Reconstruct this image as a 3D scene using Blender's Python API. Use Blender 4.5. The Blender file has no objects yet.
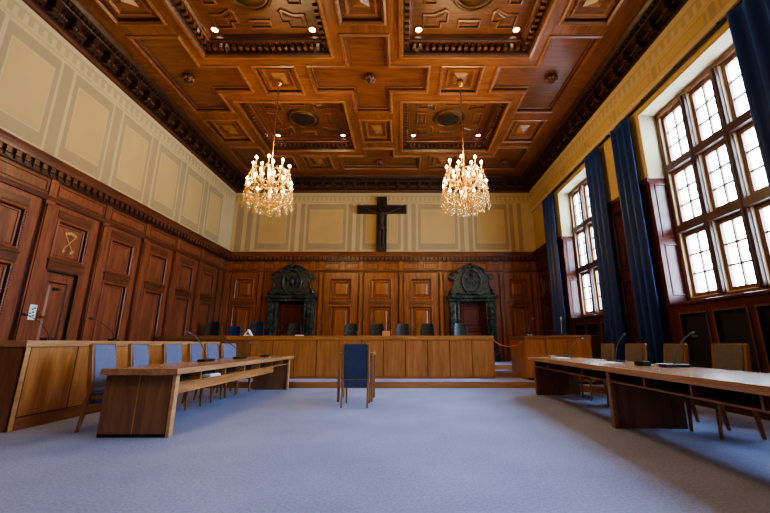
import bpy, bmesh, math, random
from math import sin, cos, pi, radians
from mathutils import Vector, Matrix
random.seed(7)
S = bpy.context.scene
COL = S.collection

# ---------------------------------------------------------------- materials
def nmat(name):
    m = bpy.data.materials.new(name); m.use_nodes = True
    nt = m.node_tree; b = nt.nodes['Principled BSDF']
    return m, nt, b

def srgb(r, g, b):
    f = lambda c: (c/255/12.92) if c/255 <= .04045 else ((c/255+.055)/1.055)**2.4
    return (f(r), f(g), f(b), 1)

def wood(name, dark, light, axis='Z', rough=.38, scale=2.2, coat=.15, spec=.45):
    m, nt, b = nmat(name)
    tc = nt.nodes.new('ShaderNodeTexCoord'); mp = nt.nodes.new('ShaderNodeMapping')
    st = [scale*4.5]*3; st['XYZ'.index(axis)] = scale*.45
    mp.inputs['Scale'].default_value = st
    n = nt.nodes.new('ShaderNodeTexNoise'); n.inputs['Scale'].default_value = 1.6
    n.inputs['Detail'].default_value = 7; n.inputs['Roughness'].default_value = .62; n.inputs['Distortion'].default_value = .7
    mp2 = nt.nodes.new('ShaderNodeMapping'); st2 = [scale*26]*3; st2['XYZ'.index(axis)] = scale*1.2
    mp2.inputs['Scale'].default_value = st2
    n2 = nt.nodes.new('ShaderNodeTexNoise'); n2.inputs['Scale'].default_value = 1.5; n2.inputs['Detail'].default_value = 3
    n3 = nt.nodes.new('ShaderNodeTexNoise'); n3.inputs['Scale'].default_value = .55; n3.inputs['Detail'].default_value = 2
    r = nt.nodes.new('ShaderNodeValToRGB'); r.color_ramp.elements[0].position = .28; r.color_ramp.elements[1].position = .72
    r.color_ramp.elements[0].color = dark; r.color_ramp.elements[1].color = light
    mx = nt.nodes.new('ShaderNodeMath'); mx.operation = 'MULTIPLY_ADD'; mx.inputs[1].default_value = .28
    md = nt.nodes.new('ShaderNodeMath'); md.operation = 'MULTIPLY_ADD'; md.inputs[1].default_value = .3; md.inputs[2].default_value = -.29
    L = nt.links.new
    L(tc.outputs['Object'], mp.inputs['Vector']); L(mp.outputs[0], n.inputs['Vector'])
    L(tc.outputs['Object'], mp2.inputs['Vector']); L(mp2.outputs[0], n2.inputs['Vector'])
    L(tc.outputs['Object'], n3.inputs['Vector'])
    L(n2.outputs[0], mx.inputs[0]); L(n.outputs[0], mx.inputs[2])
    ad = nt.nodes.new('ShaderNodeMath'); ad.operation = 'ADD'
    L(n3.outputs[0], md.inputs[0]); L(mx.outputs[0], ad.inputs[0]); L(md.outputs[0], ad.inputs[1])
    L(ad.outputs[0], r.inputs[0]); L(r.outputs[0], b.inputs['Base Color'])
    b.inputs['Roughness'].default_value = rough; b.inputs['Coat Weight'].default_value = coat
    b.inputs['Coat Roughness'].default_value = .25; b.inputs['Specular IOR Level'].default_value = spec
    bp = nt.nodes.new('ShaderNodeBump'); bp.inputs['Strength'].default_value = .08; bp.inputs['Distance'].default_value = .01
    L(n2.outputs[0], bp.inputs['Height']); L(bp.outputs[0], b.inputs['Normal'])
    return m

def plain(name, col, rough=.5, metal=0, var=.12, vscale=6, spec=.5, bump=0):
    m, nt, b = nmat(name); L = nt.links.new
    tc = nt.nodes.new('ShaderNodeTexCoord'); n = nt.nodes.new('ShaderNodeTexNoise')
    n.inputs['Scale'].default_value = vscale; n.inputs['Detail'].default_value = 4
    L(tc.outputs['Object'], n.inputs['Vector'])
    r = nt.nodes.new('ShaderNodeValToRGB')
    r.color_ramp.elements[0].position = .3; r.color_ramp.elements[1].position = .7
    r.color_ramp.elements[0].color = tuple(c*(1-var) for c in col[:3])+(1,)
    r.color_ramp.elements[1].color = tuple(min(1, c*(1+var)) for c in col[:3])+(1,)
    L(n.outputs[0], r.inputs[0]); L(r.outputs[0], b.inputs['Base Color'])
    b.inputs['Roughness'].default_value = rough; b.inputs['Metallic'].default_value = metal
    b.inputs['Specular IOR Level'].default_value = spec
    if bump:
        bp = nt.nodes.new('ShaderNodeBump'); bp.inputs['Strength'].default_value = bump; bp.inputs['Distance'].default_value = .01
        n2 = nt.nodes.new('ShaderNodeTexNoise'); n2.inputs['Scale'].default_value = vscale*40; n2.inputs['Detail'].default_value = 2
        L(tc.outputs['Object'], n2.inputs['Vector']); L(n2.outputs[0], bp.inputs['Height']); L(bp.outputs[0], b.inputs['Normal'])
    return m

M = {}
M['ceil_x'] = wood('ceiling_wood_x', srgb(82, 44, 19), srgb(150, 88, 42), 'X', .36)
M['ceil_y'] = wood('ceiling_wood_y', srgb(78, 42, 18), srgb(144, 84, 40), 'Y', .36)
M['ceil_field'] = wood('ceiling_field_wood', srgb(74, 40, 17), srgb(132, 76, 36), 'X', .34)
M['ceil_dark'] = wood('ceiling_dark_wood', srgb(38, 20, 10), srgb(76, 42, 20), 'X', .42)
M['ceil_pale'] = wood('ceiling_pale_wood', srgb(112, 68, 34), srgb(160, 104, 56), 'X', .32)
M['mah'] = wood('mahogany', srgb(84, 42, 25), srgb(146, 82, 50), 'Z', .42, coat=.05)
M['mah_h'] = wood('mahogany_horizontal', srgb(66, 34, 19), srgb(116, 65, 38), 'Y', .36)
M['mah_hx'] = wood('mahogany_horizontal_x', srgb(84, 40, 20), srgb(148, 82, 46), 'X', .36)
M['mah_panel'] = wood('mahogany_panel', srgb(88, 46, 28), srgb(146, 84, 52), 'Z', .42, 1.4, .05)
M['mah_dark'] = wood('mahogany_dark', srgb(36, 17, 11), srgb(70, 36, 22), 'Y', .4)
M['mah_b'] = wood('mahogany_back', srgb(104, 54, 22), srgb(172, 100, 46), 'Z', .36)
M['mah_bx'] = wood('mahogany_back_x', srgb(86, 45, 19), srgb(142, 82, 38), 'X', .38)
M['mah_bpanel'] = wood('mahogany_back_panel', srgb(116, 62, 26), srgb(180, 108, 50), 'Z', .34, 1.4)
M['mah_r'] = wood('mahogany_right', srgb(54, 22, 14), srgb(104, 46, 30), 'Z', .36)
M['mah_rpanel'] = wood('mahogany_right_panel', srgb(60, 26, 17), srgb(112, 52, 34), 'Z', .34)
M['grille'] = plain('dark_grille', srgb(30, 24, 24), .6)
M['sunlit_jamb'] = plain('window_jamb_sunlit', srgb(214, 190, 150), .5, var=.05)  # pale tone stands in for sunlight on the jamb edges
M['win_shaded'] = wood('window_wood_dark', srgb(58, 37, 33), srgb(92, 60, 48), 'Z', .42)  # window wood darkened to carry the shade on the room-side faces
M['win_wood'] = wood('window_wood', srgb(86, 54, 38), srgb(130, 88, 62), 'Z', .4)
M['oak'] = wood('oak_veneer', srgb(142, 92, 46), srgb(188, 130, 74), 'Z', .36, 1.5)
M['oak_x'] = wood('oak_veneer_x', srgb(140, 92, 46), srgb(190, 134, 78), 'X', .3, 1.5)
M['oak_y'] = wood('oak_veneer_y', srgb(150, 98, 54), srgb(200, 142, 88), 'Y', .27, 1.5)
M['walnut'] = wood('walnut_veneer', srgb(108, 72, 44), srgb(152, 106, 68), 'Z', .36, 1.5)
M['walnut_y'] = wood('walnut_veneer_y', srgb(112, 74, 46), srgb(164, 114, 74), 'Y', .3, 1.5)
M['desk_top'] = wood('desk_top_sheen_veneer', srgb(150, 108, 74), srgb(196, 152, 112), 'Y', .24, 1.5, .3)  # veneer made paler and greyer; the window sheen is in the colour
M['oak_pale'] = wood('pale_oak_edge', srgb(176, 130, 84), srgb(216, 170, 118), 'Y', .35, 2)
M['oak_leg'] = wood('chair_wood', srgb(124, 84, 50), srgb(176, 126, 80), 'Z', .38, 4)
M['dark_gap'] = plain('dark_recess', srgb(28, 18, 12), .7)
M['pl_light'] = plain('plaster_light', srgb(198, 175, 129), .85, var=.05, vscale=1.5)
M['pl_tan'] = plain('plaster_tan', srgb(194, 163, 106), .85, var=.06, vscale=1.2)
M['pl_shade'] = plain('plaster_shade', srgb(167, 144, 105), .85, var=.06, vscale=1.5)
M['pl_fret'] = plain('plaster_fret', srgb(179, 156, 111), .85, var=.05, vscale=1.5)
M['pl_white'] = plain('reveal_plaster', srgb(190, 178, 142), .85, var=.05, vscale=1.5)
M['blue_cl'] = plain('navy_curtain_velvet', srgb(7, 44, 104), .42, var=.2, vscale=9, bump=.1)
M['blue_cl'].node_tree.nodes['Principled BSDF'].inputs['Sheen Weight'].default_value = .5
M['blue_cl'].node_tree.nodes['Principled BSDF'].inputs['Sheen Tint'].default_value = (.2, .45, 1, 1)
M['fab_blue'] = plain('blue_grey_upholstery', srgb(100, 109, 144), .8, var=.1, vscale=30, bump=.2)
M['fab_shaded'] = plain('upholstery_shaded', srgb(58, 70, 100), .75, var=.15, vscale=30, bump=.2)  # same blue-grey cloth, darkened for a chair back in shade
M['fab_warm_lit'] = plain('upholstery_warm_lit', srgb(110, 103, 98), .8, var=.1, vscale=30, bump=.2)  # same blue-grey cloth, colour shifted to look lit by warm light
M['leather'] = plain('black_leather', srgb(30, 31, 34), .38, var=.2)
M['leather_b'] = plain('blue_office_fabric', srgb(28, 52, 118), .7, var=.2)
M['leather_n'] = plain('navy_office_fabric', srgb(28, 38, 66), .6, var=.2)
M['black'] = plain('black_plastic', srgb(24, 24, 27), .4)
M['grey'] = plain('grey_plastic', srgb(92, 95, 100), .4)
M['steel'] = plain('brushed_steel', srgb(170, 168, 165), .3, 1)
M['brass'] = plain('brass', srgb(206, 150, 70), .28, 1)
M['old_brass'] = plain('old_brass', srgb(96, 70, 36), .4, .8)
M['paper'] = plain('white_paper', srgb(232, 232, 236), .8, var=.03)
M['rope'] = plain('pink_rope', srgb(190, 70, 74), .8, var=.15, vscale=40)
M['cross'] = wood('ebony_wood', srgb(20, 13, 10), srgb(46, 30, 22), 'Z', .45)
M['figure'] = plain('carved_dark_wood', srgb(66, 44, 34), .5, var=.25, vscale=12)
M['inlay'] = plain('pale_inlay', srgb(206, 150, 92), .4)
M['ivory'] = plain('ivory_candle', srgb(226, 196, 140), .5, var=.03)
M['white'] = plain('white_enamel', srgb(214, 222, 224), .4, var=.03)

def carpet_mat():
    m, nt, b = nmat('blue_grey_carpet'); L = nt.links.new
    tc = nt.nodes.new('ShaderNodeTexCoord')
    n = nt.nodes.new('ShaderNodeTexNoise'); n.inputs['Scale'].default_value = 45; n.inputs['Detail'].default_value = 5; n.inputs['Roughness'].default_value = .8
    n2 = nt.nodes.new('ShaderNodeTexNoise'); n2.inputs['Scale'].default_value = .9; n2.inputs['Detail'].default_value = 5
    L(tc.outputs['Object'], n.inputs['Vector']); L(tc.outputs['Object'], n2.inputs['Vector'])
    r = nt.nodes.new('ShaderNodeValToRGB')
    r.color_ramp.elements[0].position = .25; r.color_ramp.elements[1].position = .75
    r.color_ramp.elements[0].color = srgb(122, 131, 170); r.color_ramp.elements[1].color = srgb(174, 183, 222)
    a = nt.nodes.new('ShaderNodeMath'); a.operation = 'MULTIPLY_ADD'; a.inputs[1].default_value = .45; a.inputs[2].default_value = -.22
    s = nt.nodes.new('ShaderNodeMath'); s.operation = 'ADD'
    L(n2.outputs[0], a.inputs[0]); L(a.outputs[0], s.inputs[0]); L(n.outputs[0], s.inputs[1])
    L(s.outputs[0], r.inputs[0]); L(r.outputs[0], b.inputs['Base Color'])
    b.inputs['Roughness'].default_value = .95; b.inputs['Specular IOR Level'].default_value = .15
    bp = nt.nodes.new('ShaderNodeBump'); bp.inputs['Strength'].default_value = .3; bp.inputs['Distance'].default_value = .01
    L(n.outputs[0], bp.inputs['Height']); L(bp.outputs[0], b.inputs['Normal'])
    return m
M['carpet'] = carpet_mat()

def marble_mat():
    m, nt, b = nmat('green_marble'); L = nt.links.new
    tc = nt.nodes.new('ShaderNodeTexCoord')
    n = nt.nodes.new('ShaderNodeTexNoise'); n.inputs['Scale'].default_value = 3.2; n.inputs['Detail'].default_value = 9
    n.inputs['Roughness'].default_value = .7; n.inputs['Distortion'].default_value = 2.2
    L(tc.outputs['Object'], n.inputs['Vector'])
    r = nt.nodes.new('ShaderNodeValToRGB'); e = r.color_ramp.elements
    e[0].position = .3; e[0].color = srgb(20, 26, 24); e[1].position = .74; e[1].color = srgb(150, 164, 152)
    x = e.new(.48); x.color = srgb(42, 52, 48); x = e.new(.6); x.color = srgb(74, 86, 76)
    L(n.outputs[0], r.inputs[0]); L(r.outputs[0], b.inputs['Base Color'])
    b.inputs['Roughness'].default_value = .22
    return m
M['marble'] = marble_mat()
M['marble_carved'] = plain('carved_green_stone', srgb(58, 60, 53), .24, var=.55, vscale=9, bump=.2)

def glass_mat():
    m, nt, b = nmat('window_glass'); L = nt.links.new
    t = nt.nodes.new('ShaderNodeBsdfTransparent'); t.inputs[0].default_value = (.93, .96, .98, 1)
    g = nt.nodes.new('ShaderNodeBsdfGlossy'); g.inputs['Roughness'].default_value = .02
    lw = nt.nodes.new('ShaderNodeLayerWeight'); lw.inputs[0].default_value = .5
    pw = nt.nodes.new('ShaderNodeMath'); pw.operation = 'POWER'; pw.inputs[1].default_value = 4
    sc = nt.nodes.new('ShaderNodeMath'); sc.operation = 'MULTIPLY_ADD'; sc.inputs[1].default_value = .5; sc.inputs[2].default_value = .04
    L(lw.outputs['Facing'], pw.inputs[0]); L(pw.outputs[0], sc.inputs[0])
    mx = nt.nodes.new('ShaderNodeMixShader')
    L(sc.outputs[0], mx.inputs[0]); L(t.outputs[0], mx.inputs[1]); L(g.outputs[0], mx.inputs[2])
    L(mx.outputs[0], nt.nodes['Material Output'].inputs[0])
    return m
M['glass'] = glass_mat()

def crystal_mat():
    m, nt, b = nmat('cut_crystal'); L = nt.links.new
    t = nt.nodes.new('ShaderNodeBsdfTranslucent'); t.inputs[0].default_value = (.66, .48, .17, 1)
    d = nt.nodes.new('ShaderNodeBsdfDiffuse'); d.inputs[0].default_value = (.62, .45, .14, 1)
    g = nt.nodes.new('ShaderNodeBsdfGlossy'); g.inputs['Roughness'].default_value = .08; g.inputs[0].default_value = (1, .88, .62, 1)
    m1 = nt.nodes.new('ShaderNodeMixShader'); m1.inputs[0].default_value = .5
    m2 = nt.nodes.new('ShaderNodeMixShader'); m2.inputs[0].default_value = .38
    L(t.outputs[0], m1.inputs[1]); L(d.outputs[0], m1.inputs[2]); L(m1.outputs[0], m2.inputs[1]); L(g.outputs[0], m2.inputs[2])
    tr = nt.nodes.new('ShaderNodeBsdfTransparent'); tr.inputs[0].default_value = (1, .93, .8, 1)
    m3 = nt.nodes.new('ShaderNodeMixShader'); m3.inputs[0].default_value = .42
    L(m2.outputs[0], m3.inputs[1]); L(tr.outputs[0], m3.inputs[2])
    L(m3.outputs[0], nt.nodes['Material Output'].inputs[0])
    return m
M['crystal'] = crystal_mat()

def emit(name, col, st):
    m, nt, b = nmat(name)
    b.inputs['Base Color'].default_value = (1, 1, 1, 1)
    b.inputs['Emission Color'].default_value = col; b.inputs['Emission Strength'].default_value = st
    m.cycles.emission_sampling = 'NONE'
    return m
M['flame'] = emit('candle_bulb', (1, .74, .36, 1), 40)
M['spot'] = emit('spotlight_lens', (1, .86, .62, 1), 9)

# ---------------------------------------------------------------- mesh helper
class MB:
    def __init__(s): s.v = []; s.f = []; s.mi = []; s.mats = []; s.sm = []
    def m(s, name):
        if name not in s.mats: s.mats.append(name)
        return s.mats.index(name)
    def face(s, pts, mat, smooth=False):
        b = len(s.v); s.v += [tuple(p) for p in pts]; s.f.append(tuple(range(b, b+len(pts)))); s.mi.append(s.m(mat)); s.sm.append(smooth)
    def add(s, verts, faces, mat, smooth=False):
        b = len(s.v); s.v += [tuple(p) for p in verts]; k = s.m(mat)
        for f in faces: s.f.append(tuple(b+i for i in f)); s.mi.append(k); s.sm.append(smooth)
    def box(s, x0, x1, y0, y1, z0, z1, mat, T=None):
        P = [(x, y, z) for z in (z0, z1) for y in (y0, y1) for x in (x0, x1)]
        if T: P = [T(*p) for p in P]
        s.add(P, [(0,2,3,1),(4,5,7,6),(0,1,5,4),(2,6,7,3),(0,4,6,2),(1,3,7,5)], mat)
    def taper(s, p0, p1, w0, w1, mat):
        # square bar from p0 (half-sizes w0) to p1 (half-sizes w1)
        P = []
        for p, w in ((p0, w0), (p1, w1)):
            for a, b in ((-1,-1),(1,-1),(1,1),(-1,1)): P.append((p[0]+a*w[0], p[1]+b*w[1], p[2]))
        s.add(P, [(3,2,1,0),(4,5,6,7),(0,1,5,4),(1,2,6,5),(2,3,7,6),(3,0,4,7)], mat)
    def prism(s, poly, z0, z1, mat, T=None):
        n = len(poly); P = [(a, b, z0) for a, b in poly]+[(a, b, z1) for a, b in poly]
        if T: P = [T(*p) for p in P]
        s.add(P, [tuple(range(n-1, -1, -1)), tuple(range(n, 2*n))]+[(i, (i+1) % n, n+(i+1) % n, n+i) for i in range(n)], mat)
    def tube(s, path, r, mat, n=8, closed=False):
        path = [Vector(p) for p in path]; N = len(path); rings = []
        rr = r if isinstance(r, (list, tuple)) else [r]*N
        prev = None
        for i, p in enumerate(path):
            if closed: t = path[(i+1) % N]-path[i-1]
            else: t = path[min(i+1, N-1)]-path[max(i-1, 0)]
            t.normalize()
            u = prev if prev is not None else (Vector((0,0,1)) if abs(t.z) < .9 else Vector((1,0,0)))
            u = (u-t*u.dot(t)).normalized(); prev = u; w = t.cross(u)
            rings.append([p+(u*cos(2*pi*k/n)+w*sin(2*pi*k/n))*rr[i] for k in range(n)])
        V = [q for R in rings for q in R]; F = []
        for i in range(N if closed else N-1):
            j = (i+1) % N
            for k in range(n): F.append((i*n+k, i*n+(k+1) % n, j*n+(k+1) % n, j*n+k))
        if not closed: F += [tuple(range(n-1, -1, -1)), tuple(range((N-1)*n, N*n))]
        s.add(V, F, mat, True)
    def lathe(s, prof, mat, n=16, c=(0,0,0), T=None):
        V = []; N = len(prof)
        for r, z in prof:
            for k in range(n): V.append((c[0]+r*cos(2*pi*k/n), c[1]+r*sin(2*pi*k/n), c[2]+z))
        if T: V = [T(*p) for p in V]
        F = [(i*n+k, i*n+(k+1) % n, (i+1)*n+(k+1) % n, (i+1)*n+k) for i in range(N-1) for k in range(n)]
        F += [tuple(range(n-1, -1, -1)), tuple(range((N-1)*n, N*n))]
        s.add(V, F, mat, True)
    def sweep(s, prof, a0, a1, T, mat):
        # profile in (h, z); extruded along a
        n = len(prof)
        P = [T(a0, z, h) for h, z in prof]+[T(a1, z, h) for h, z in prof]
        s.add(P, [(i, (i+1) % n, n+(i+1) % n, n+i) for i in range(n)]+[tuple(range(n)), tuple(range(2*n-1, n-1, -1))], mat)
    def build(s, name, parent=None, bevel=0, loc=None, weld=False):
        me = bpy.data.meshes.new(name); me.from_pydata(s.v, [], s.f)
        for m in s.mats: me.materials.append(M[m])
        me.polygons.foreach_set('material_index', s.mi); me.polygons.foreach_set('use_smooth', s.sm)
        bm = bmesh.new(); bm.from_mesh(me)
        if weld: bmesh.ops.remove_doubles(bm, verts=bm.verts, dist=1e-5)
        bmesh.ops.recalc_face_normals(bm, faces=bm.faces); bm.to_mesh(me); bm.free()
        o = bpy.data.objects.new(name, me); COL.objects.link(o)
        if parent: o.parent = parent
        if loc: o.location = loc
        if bevel:
            b = o.modifiers.new('soft_edges', 'BEVEL'); b.width = bevel; b.segments = 2; b.limit_method = 'ANGLE'
        return o

def tag(o, label=None, cat=None, group=None, kind=None):
    if label: o['label'] = label
    if cat: o['category'] = cat
    if group: o['group'] = group
    if kind: o['kind'] = kind
    return o
def empty(name, loc=(0,0,0), rz=0):
    o = bpy.data.objects.new(name, None); COL.objects.link(o); o.location = loc; o.rotation_euler = (0,0,rz); o.empty_display_size = .1
    return o
def copy_tree(o, parent=None):
    c = o.copy(); COL.objects.link(c)
    if parent: c.parent = parent
    for ch in list(o.children): copy_tree(ch, c)
    return c
def link_copy(o, parent, loc=None):
    c = o.copy(); COL.objects.link(c); c.parent = parent
    if loc is not None: c.location = loc
    return c

def inset(poly, d):
    n = len(poly); out = []
    for i in range(n):
        p, q, r = Vector(poly[i-1]), Vector(poly[i]), Vector(poly[(i+1) % n])
        d1 = (q-p).normalized(); d2 = (r-q).normalized()
        n1 = Vector((-d1.y, d1.x)); n2 = Vector((-d2.y, d2.x))
        k = 1+n1.dot(n2)
        o = (n1+n2)/k if k > 1e-4 else n1
        out.append((q.x+o.x*d, q.y+o.y*d))
    return out
def relief(mb, poly, prof, T, cap=None):
    # prof: (inset, h, material of the ring reaching this ring)
    rings = [inset(poly, d) if d else [tuple(p) for p in poly] for d, h, m in prof]
    n = len(poly)
    for i in range(len(prof)-1):
        for k in range(n):
            a, b = rings[i][k], rings[i][(k+1) % n]; c, d = rings[i+1][(k+1) % n], rings[i+1][k]
            mb.face([T(*a, prof[i][1]), T(*b, prof[i][1]), T(*c, prof[i+1][1]), T(*d, prof[i+1][1])], prof[i+1][2])
    if cap: mb.face([T(*p, prof[-1][1]) for p in rings[-1]], cap)
    return rings[-1]
def rect(a0, a1, b0, b1): return [(a0, b0), (a1, b0), (a1, b1), (a0, b1)]
def plate(mb, A, B, holes, T, mat):
    xs = set(A); ys = set(B)
    for h in holes:
        for x in h[:2]:
            if A[0] < x < A[1]: xs.add(x)
        for y in h[2:]:
            if B[0] < y < B[1]: ys.add(y)
    xs = sorted(xs); ys = sorted(ys)
    for i in range(len(xs)-1):
        for j in range(len(ys)-1):
            cx = (xs[i]+xs[i+1])/2; cy = (ys[j]+ys[j+1])/2
            if any(h[0] < cx < h[1] and h[2] < cy < h[3] for h in holes): continue
            mt = mat(cx, cy) if callable(mat) else mat
            mb.face([T(xs[i], ys[j], 0), T(xs[i+1], ys[j], 0), T(xs[i+1], ys[j+1], 0), T(xs[i], ys[j+1], 0)], mt)

# ---------------------------------------------------------------- room dimensions
XL, XR, YB, YF = -6.4, 4.9, 13.0, -4.0
ZW, ZC = 6.6, 7.1          # top of plaster, underside of ceiling beams
Z_WOOD = 4.25              # top of the panelling cornice
TL = lambda a, z, h: (XL-h, a, z)      # left wall: a = y, h>0 into the wall
TB = lambda a, z, h: (a, YB+h, z)
TR = lambda a, z, h: (XR+h, a, z)
TC = lambda a, b, h: (a, b, ZC+h)

# floor
mb = MB(); mb.box(XL-.3, XR+.8, YF-.3, YB+.3, -.2, 0, 'carpet')
floor = mb.build('floor'); tag(floor, kind='structure')

# ---------------------------------------------------------------- ceiling
SX = -.79
colx = (SX-2.15, SX+2.15)
cofx = [(-4.325, -1.555), (-.025, 2.745)]
cofy = [(4.24, 6.70), (8.25, 10.71)]
CX0, CX1, CY1 = XL+.45, XR-.45, YB-.45
mb = MB()
holes = [(a[0], a[1], b[0], b[1]) for a in cofx for b in cofy]
VA = .47                                     # half width of a cross arm
sideL = (-5.60, -4.62); sideR = (3.04, 4.02)
polys = []
def cross(cx, cy, up=1.24, dn=1.27, w=.46, hh=.415, l=1.36, r=1.36):
    a, b, c, d = cx-w, cx+w, cy-hh, cy+hh
    return [(a, cy-dn), (b, cy-dn), (b, c), (cx+r, c), (cx+r, d), (b, d), (b, cy+up), (a, cy+up), (a, d), (cx-l, d), (cx-l, c), (a, c)], \
           [(a, b, cy-dn, cy+up), (cx-l, cx+r, c, d)]
p, h = cross(SX, 7.435); polys.append(p); holes += h
p, h = cross(SX, 3.35); polys.append(p); holes += h
# T at the back wall
def tee_back(cx): return [(cx-.46, 10.62), (cx+.46, 10.62), (cx+.46, 11.12), (cx+1.34, 11.12), (cx+1.34, 11.98), (cx-1.34, 11.98), (cx-1.34, 11.12), (cx-.46, 11.12)]
polys.append(tee_back(SX)); holes += [(SX-.46, SX+.46, 10.62, 11.98), (SX-1.34, SX+1.34, 11.12, 11.98)]
for cy in (7.435, 3.35):
    u, d = cy+1.23, cy-1.22
    polys.append([(3.04, d), (4.02, d), (4.02, u), (3.04, u), (3.04, cy+.41), (2.17, cy+.41), (2.17, cy-.41), (3.04, cy-.41)])
    holes += [(3.04, 4.02, d, u), (2.17, 4.02, cy-.41, cy+.41)]
    polys.append([(-5.60, d), (-4.62, d), (-4.62, cy-.41), (-3.75, cy-.41), (-3.75, cy+.41), (-4.62, cy+.41), (-4.62, u), (-5.60, u)])
    holes += [(-5.60, -4.62, d, u), (-5.6, -3.75, cy-.41, cy+.41)]
polys.append([(2.17, 11.12), (3.04, 11.12), (3.04, 10.55), (4.02, 10.55), (4.02, 11.98), (2.17, 11.98)])
holes += [(2.17, 4.02, 11.12, 11.98), (3.04, 4.02, 10.55, 11.98)]
polys.append([(-5.6, 10.55), (-4.62, 10.55), (-4.62, 11.12), (-3.75, 11.12), (-3.75, 11.98), (-5.6, 11.98)])
holes += [(-5.6, -3.75, 11.12, 11.98), (-5.6, -4.62, 10.55, 11.98)]
pyr = []
for cx in colx: pyr += [(cx-.45, cx+.45, 7.02, 7.92), (cx-.45, cx+.45, 11.08, 11.98), (cx-.45, cx+.45, 2.94, 3.84)]
for y0, y1 in ((4.86, 5.86), (9.06, 10.16)):
    pyr += [(SX-.42, SX+.42, y0, y1), (sideL[0]+.02, sideL[1]-.05, y0, y1), (sideR[0]+.05, sideR[1]-.02, y0, y1)]
holes += pyr
plate(mb, (CX0-.05, CX1+.05), (YF, CY1+.05), holes, TC, lambda x, y: 'ceil_x' if (6.7 < y < 8.25 or y > 10.71) else 'ceil_y')
ceiling = mb.build('ceiling'); tag(ceiling, kind='structure')
# sunk fields with mouldings: crosses, tees and corner panels
for p in polys:
    mb = MB()
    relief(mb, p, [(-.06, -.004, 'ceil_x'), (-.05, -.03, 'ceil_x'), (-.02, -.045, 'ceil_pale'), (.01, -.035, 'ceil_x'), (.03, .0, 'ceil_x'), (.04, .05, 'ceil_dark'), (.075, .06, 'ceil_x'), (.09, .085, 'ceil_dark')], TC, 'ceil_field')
    mb.build('sunk_panel', ceiling)
for x0, x1, y0, y1 in pyr:
    mb = MB()
    r_ = relief(mb, rect(x0, x1, y0, y1), [(-.05, -.004, 'ceil_x'), (-.045, -.03, 'ceil_x'), (-.01, -.045, 'ceil_pale'), (.03, -.01, 'ceil_x'), (.045, .05, 'ceil_dark'), (.11, .055, 'ceil_x'),
                                   (.13, .02, 'ceil_x'), (.16, .02, 'ceil_pale'), (.19, .055, 'ceil_x'), (.235, .06, 'ceil_field')], TC, 'ceil_field')
    cx, cy = (x0+x1)/2, (y0+y1)/2; w = .16; l = min(.22, (y1-y0)/2-.26)
    B_ = [(cx-w, cy-l, .055), (cx+w, cy-l, .055), (cx+w, cy+l, .055), (cx-w, cy+l, .055)]; A_ = (cx, cy, -.06)
    for k in range(4): mb.face([TC(*B_[k]), TC(*B_[(k+1) % 4]), TC(*A_)], 'ceil_pale')
    mb.build('pyramid_panel', ceiling)
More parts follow.
